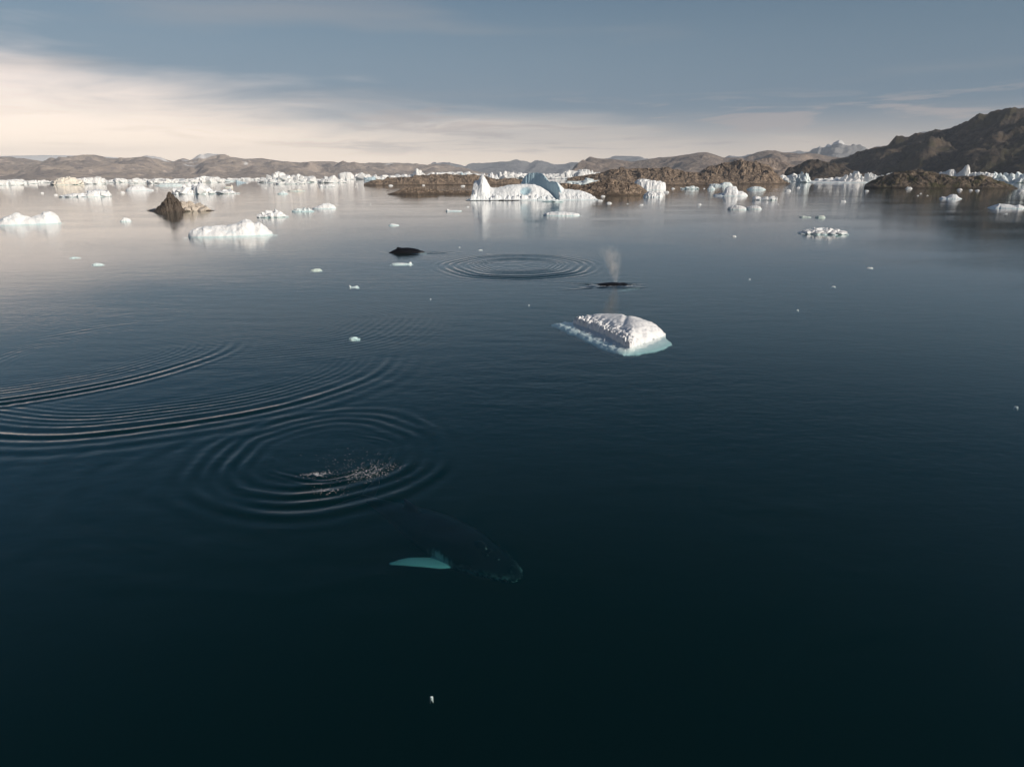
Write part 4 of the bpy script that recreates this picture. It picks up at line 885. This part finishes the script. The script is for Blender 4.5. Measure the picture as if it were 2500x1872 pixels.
skin = t.mix(t.math('MULTIPLY', t.ss(scr, .64, .68), .18), skin, (.2, .2, .2))
c = t.mix(at_.outputs['Fac'], skin, (.82, .84, .82))
b = t.new('ShaderNodeBsdfPrincipled'); t.put(b.inputs['Base Color'], c); b.inputs['Roughness'].default_value = .32; b.inputs['Specular IOR Level'].default_value = .25
bn = t.new('ShaderNodeBump'); bn.inputs['Strength'].default_value = .25; bn.inputs['Distance'].default_value = .03; t.put(bn.inputs['Height'], t.noise(ob_, 9, 4)); t.l.new(bn.outputs[0], b.inputs['Normal'])
t.l.new(b.outputs[0], out.inputs[0])
def place(o, head, heading, pitch, roll):
    o.matrix_world = Matrix.Translation(head) @ Matrix.Rotation(heading, 4, 'Z') @ Matrix.Rotation(pitch, 4, 'Y') @ Matrix.Rotation(roll, 4, 'X')
def heading_of(a, b): return math.atan2(b[1] - a[1], b[0] - a[0])

# 1. gliding under the surface, white right flipper spread
hd = ground(1272, 1404, -2.7); df = ground(975, 1243, -1.9)
o = link('humpback_whale', whale_mesh('submerged_whale', flip=((.1, .75), (2.0, -1.6))), m_wh, 'dark whale gliding just under the surface with a white flipper spread', 'whale', 'humpback whales')
place(o, (hd[0], hd[1], -2.7), heading_of(df, hd), math.radians(2.0), math.radians(10))
# 2. arched back with dorsal fin
o = link('humpback_whale', whale_mesh('arching_whale', white=.0, flip=((2.0, -1.6), (2.0, -1.6)), bend=.022, bend_tail=.10, fin_h=.55), m_wh, 'whale showing only its dark back and small dorsal fin above water', 'whale', 'humpback whales')
f2 = ground(968, 618)
place(o, (f2[0] + 8.9, f2[1] + 2.2, .02), math.radians(6), 0, 0)
# 3. blowing whale, head just awash
o = link('humpback_whale', whale_mesh('blowing_whale', white=.0, flip=((2.0, -1.9), (2.0, -1.9)), bend=.0, bend_tail=.05, fin_h=.4), m_wh, 'whale with its head just awash under a plume of spray', 'whale', 'humpback whales')
h3 = ground(1556, 697)
place(o, (h3[0] + .6, h3[1] + .9, -.28), math.radians(-3), math.radians(-6.0), 0)

# ------------------------------------------------------------------ spray, foam
def spray():
    bpx = ground(1502, 695); bm = bmesh.new(); rings = []
    for z, rx, dx in ((.2, .35, 0), (1.0, .75, -.05), (2.2, 1.15, -.2), (3.6, 1.6, -.5), (5.0, 2.0, -1.0), (6.3, 1.9, -1.5), (7.2, .9, -1.8)):
        rings.append([bm.verts.new((dx + rx * math.cos(a), rx * .8 * math.sin(a), z)) for a in np.linspace(0, 2 * math.pi, 20, endpoint=False)])
    for a, b in zip(rings[:-1], rings[1:]):
        for i in range(20): bm.faces.new((a[i], a[(i + 1) % 20], b[(i + 1) % 20], b[i]))
    bm.faces.new(rings[0][::-1]); bm.faces.new(rings[-1])
    me = bpy.data.meshes.new('spray'); bm.to_mesh(me); bm.free()
    m, t, out = new_mat('spray_mist')
    pc = t.new('ShaderNodeTexCoord').outputs['Object']; sp = t.new('ShaderNodeSeparateXYZ'); t.l.new(pc, sp.inputs[0])
    z = sp.outputs[2]
    cx = t.math('MULTIPLY', t.math('POWER', t.math('MAXIMUM', z, 0.0), 1.6), -.072)
    rx = t.math('ADD', .28, t.math('MULTIPLY', z, .22))
    ddx = t.math('DIVIDE', t.math('SUBTRACT', sp.outputs[0], cx), rx); ddy = t.math('DIVIDE', sp.outputs[1], rx)
    rr = t.math('ADD', t.math('MULTIPLY', ddx, ddx), t.math('MULTIPLY', ddy, ddy))
    core = t.math('EXPONENT', t.math('MULTIPLY', rr, -1.3))
    nz = t.ss(t.noise(t.mapping(pc, sc=(1, 1, .6)), 1.1, 4, .6, .4), .33, .66)
    up = t.ss(z, 2.0, 7.0, 1.0, 0.0)
    den = t.math('MULTIPLY', t.math('MULTIPLY', core, nz), t.math('MULTIPLY', up, 1.05))
    pv = t.new('ShaderNodeVolumePrincipled'); pv.inputs['Color'].default_value = (1.0, .98, .96, 1); t.put(pv.inputs['Density'], den); pv.inputs['Anisotropy'].default_value = -.15
    t.l.new(pv.outputs[0], out.inputs['Volume'])
    link('spray', me, m, 'thin grey plume of spray blown up by the awash whale', 'spray', kind='stuff', loc=(bpx[0], bpx[1], 0))
spray()

m_fo, t, out = new_mat('foam')
b = t.new('ShaderNodeBsdfPrincipled'); b.inputs['Base Color'].default_value = (.62, .63, .62, 1); b.inputs['Roughness'].default_value = .7; t.l.new(b.outputs[0], out.inputs[0])
def foam(name, label, pts_fn, n, seed, size=(.02, .07)):
    rg = np.random.default_rng(seed); V = []; Fc = []
    pts = pts_fn(rg, n)
    zz = ring_height(pts[:, 0], pts[:, 1])
    for (x, y), z in zip(pts, zz):
        r = rg.uniform(*size) * (1 if rg.random() < .85 else 1.9); kx = rg.uniform(.8, 2.6); ph = rg.uniform(-.5, .5); i0 = len(V)
        V.append((x, y, z + r * .35 + .006))
        for a in range(6):
            aa = a * math.pi / 3; rr = r * rg.uniform(.55, 1.2)
            ex, ey = rr * math.cos(aa) * kx, rr * math.sin(aa)
            V.append((x + ex * math.cos(ph) - ey * math.sin(ph), y + ex * math.sin(ph) + ey * math.cos(ph), z - .012))
        for a in range(6): Fc.append((i0, i0 + 1 + a, i0 + 1 + (a + 1) % 6))
    V = np.array(V); c = V[:, :2].mean(0); V[:, :2] -= c
    return link(name, mesh_from(name, V, Fc), m_fo, label, 'foam', kind='stuff', loc=(c[0], c[1], 0))
def pix_blob(cx, cy, sx, sy, rg, n, thr=-.02, seed=3, fr=.06, slope=0):
    out_ = []
    while len(out_) < n:
        a = rg.normal(0, sx); b_ = rg.normal(0, sy) + slope * a
        if fbm(a * fr, b_ * fr * 2.2, 3, seed) ** 2 < .018 + thr:
            out_.append(ground(cx + a, cy + b_))
    return np.array(out_)
foam('foam', 'lacy white bubbles inside the fresh ripple ring', lambda rg, n: np.concatenate((pix_blob(905, 1152, 30, 8, rg, int(n * .42), -.008, 3, fr=.10, slope=-.18), pix_blob(772, 1158, 16, 3.0, rg, int(n * .22), .05, 4, slope=-.12), pix_blob(860, 1140, 55, 20, rg, int(n * .12), -.012, 6, fr=.11), pix_blob(800, 1198, 22, 5, rg, int(n * .08), 0, 7))), 1700, 5, (.004, .012))
foam('foam', 'thin broken foam around the awash whale head', lambda rg, n: np.concatenate((pix_blob(1475, 697, 22, 2.0, rg, n // 2, .05, 8), pix_blob(1535, 696, 20, 2.2, rg, n - n // 2, .05, 9))), 260, 6, (.015, .05))

# ------------------------------------------------------------------ haze
HB = 14400.
hv = [(x, y, z) for z in (-62., 520.) for x, y in ((-HB, -3000), (HB, -3000), (HB, HB), (-HB, HB))]
hf = [(0, 3, 2, 1), (4, 5, 6, 7), (0, 1, 5, 4), (1, 2, 6, 5), (2, 3, 7, 6), (3, 0, 4, 7)]
m_hz, t, out = new_mat('haze')
pv = t.new('ShaderNodeVolumePrincipled'); pv.inputs['Color'].default_value = (.80, .88, 1.0, 1); pv.inputs['Density'].default_value = 6.0e-5; pv.inputs['Anisotropy'].default_value = 0.0
t.l.new(pv.outputs[0], out.inputs['Volume'])
HAZE = True
if HAZE:
    link('haze', mesh_from('haze', hv, hf), m_hz, 'thin bluish haze in the distance', 'haze', kind='stuff')
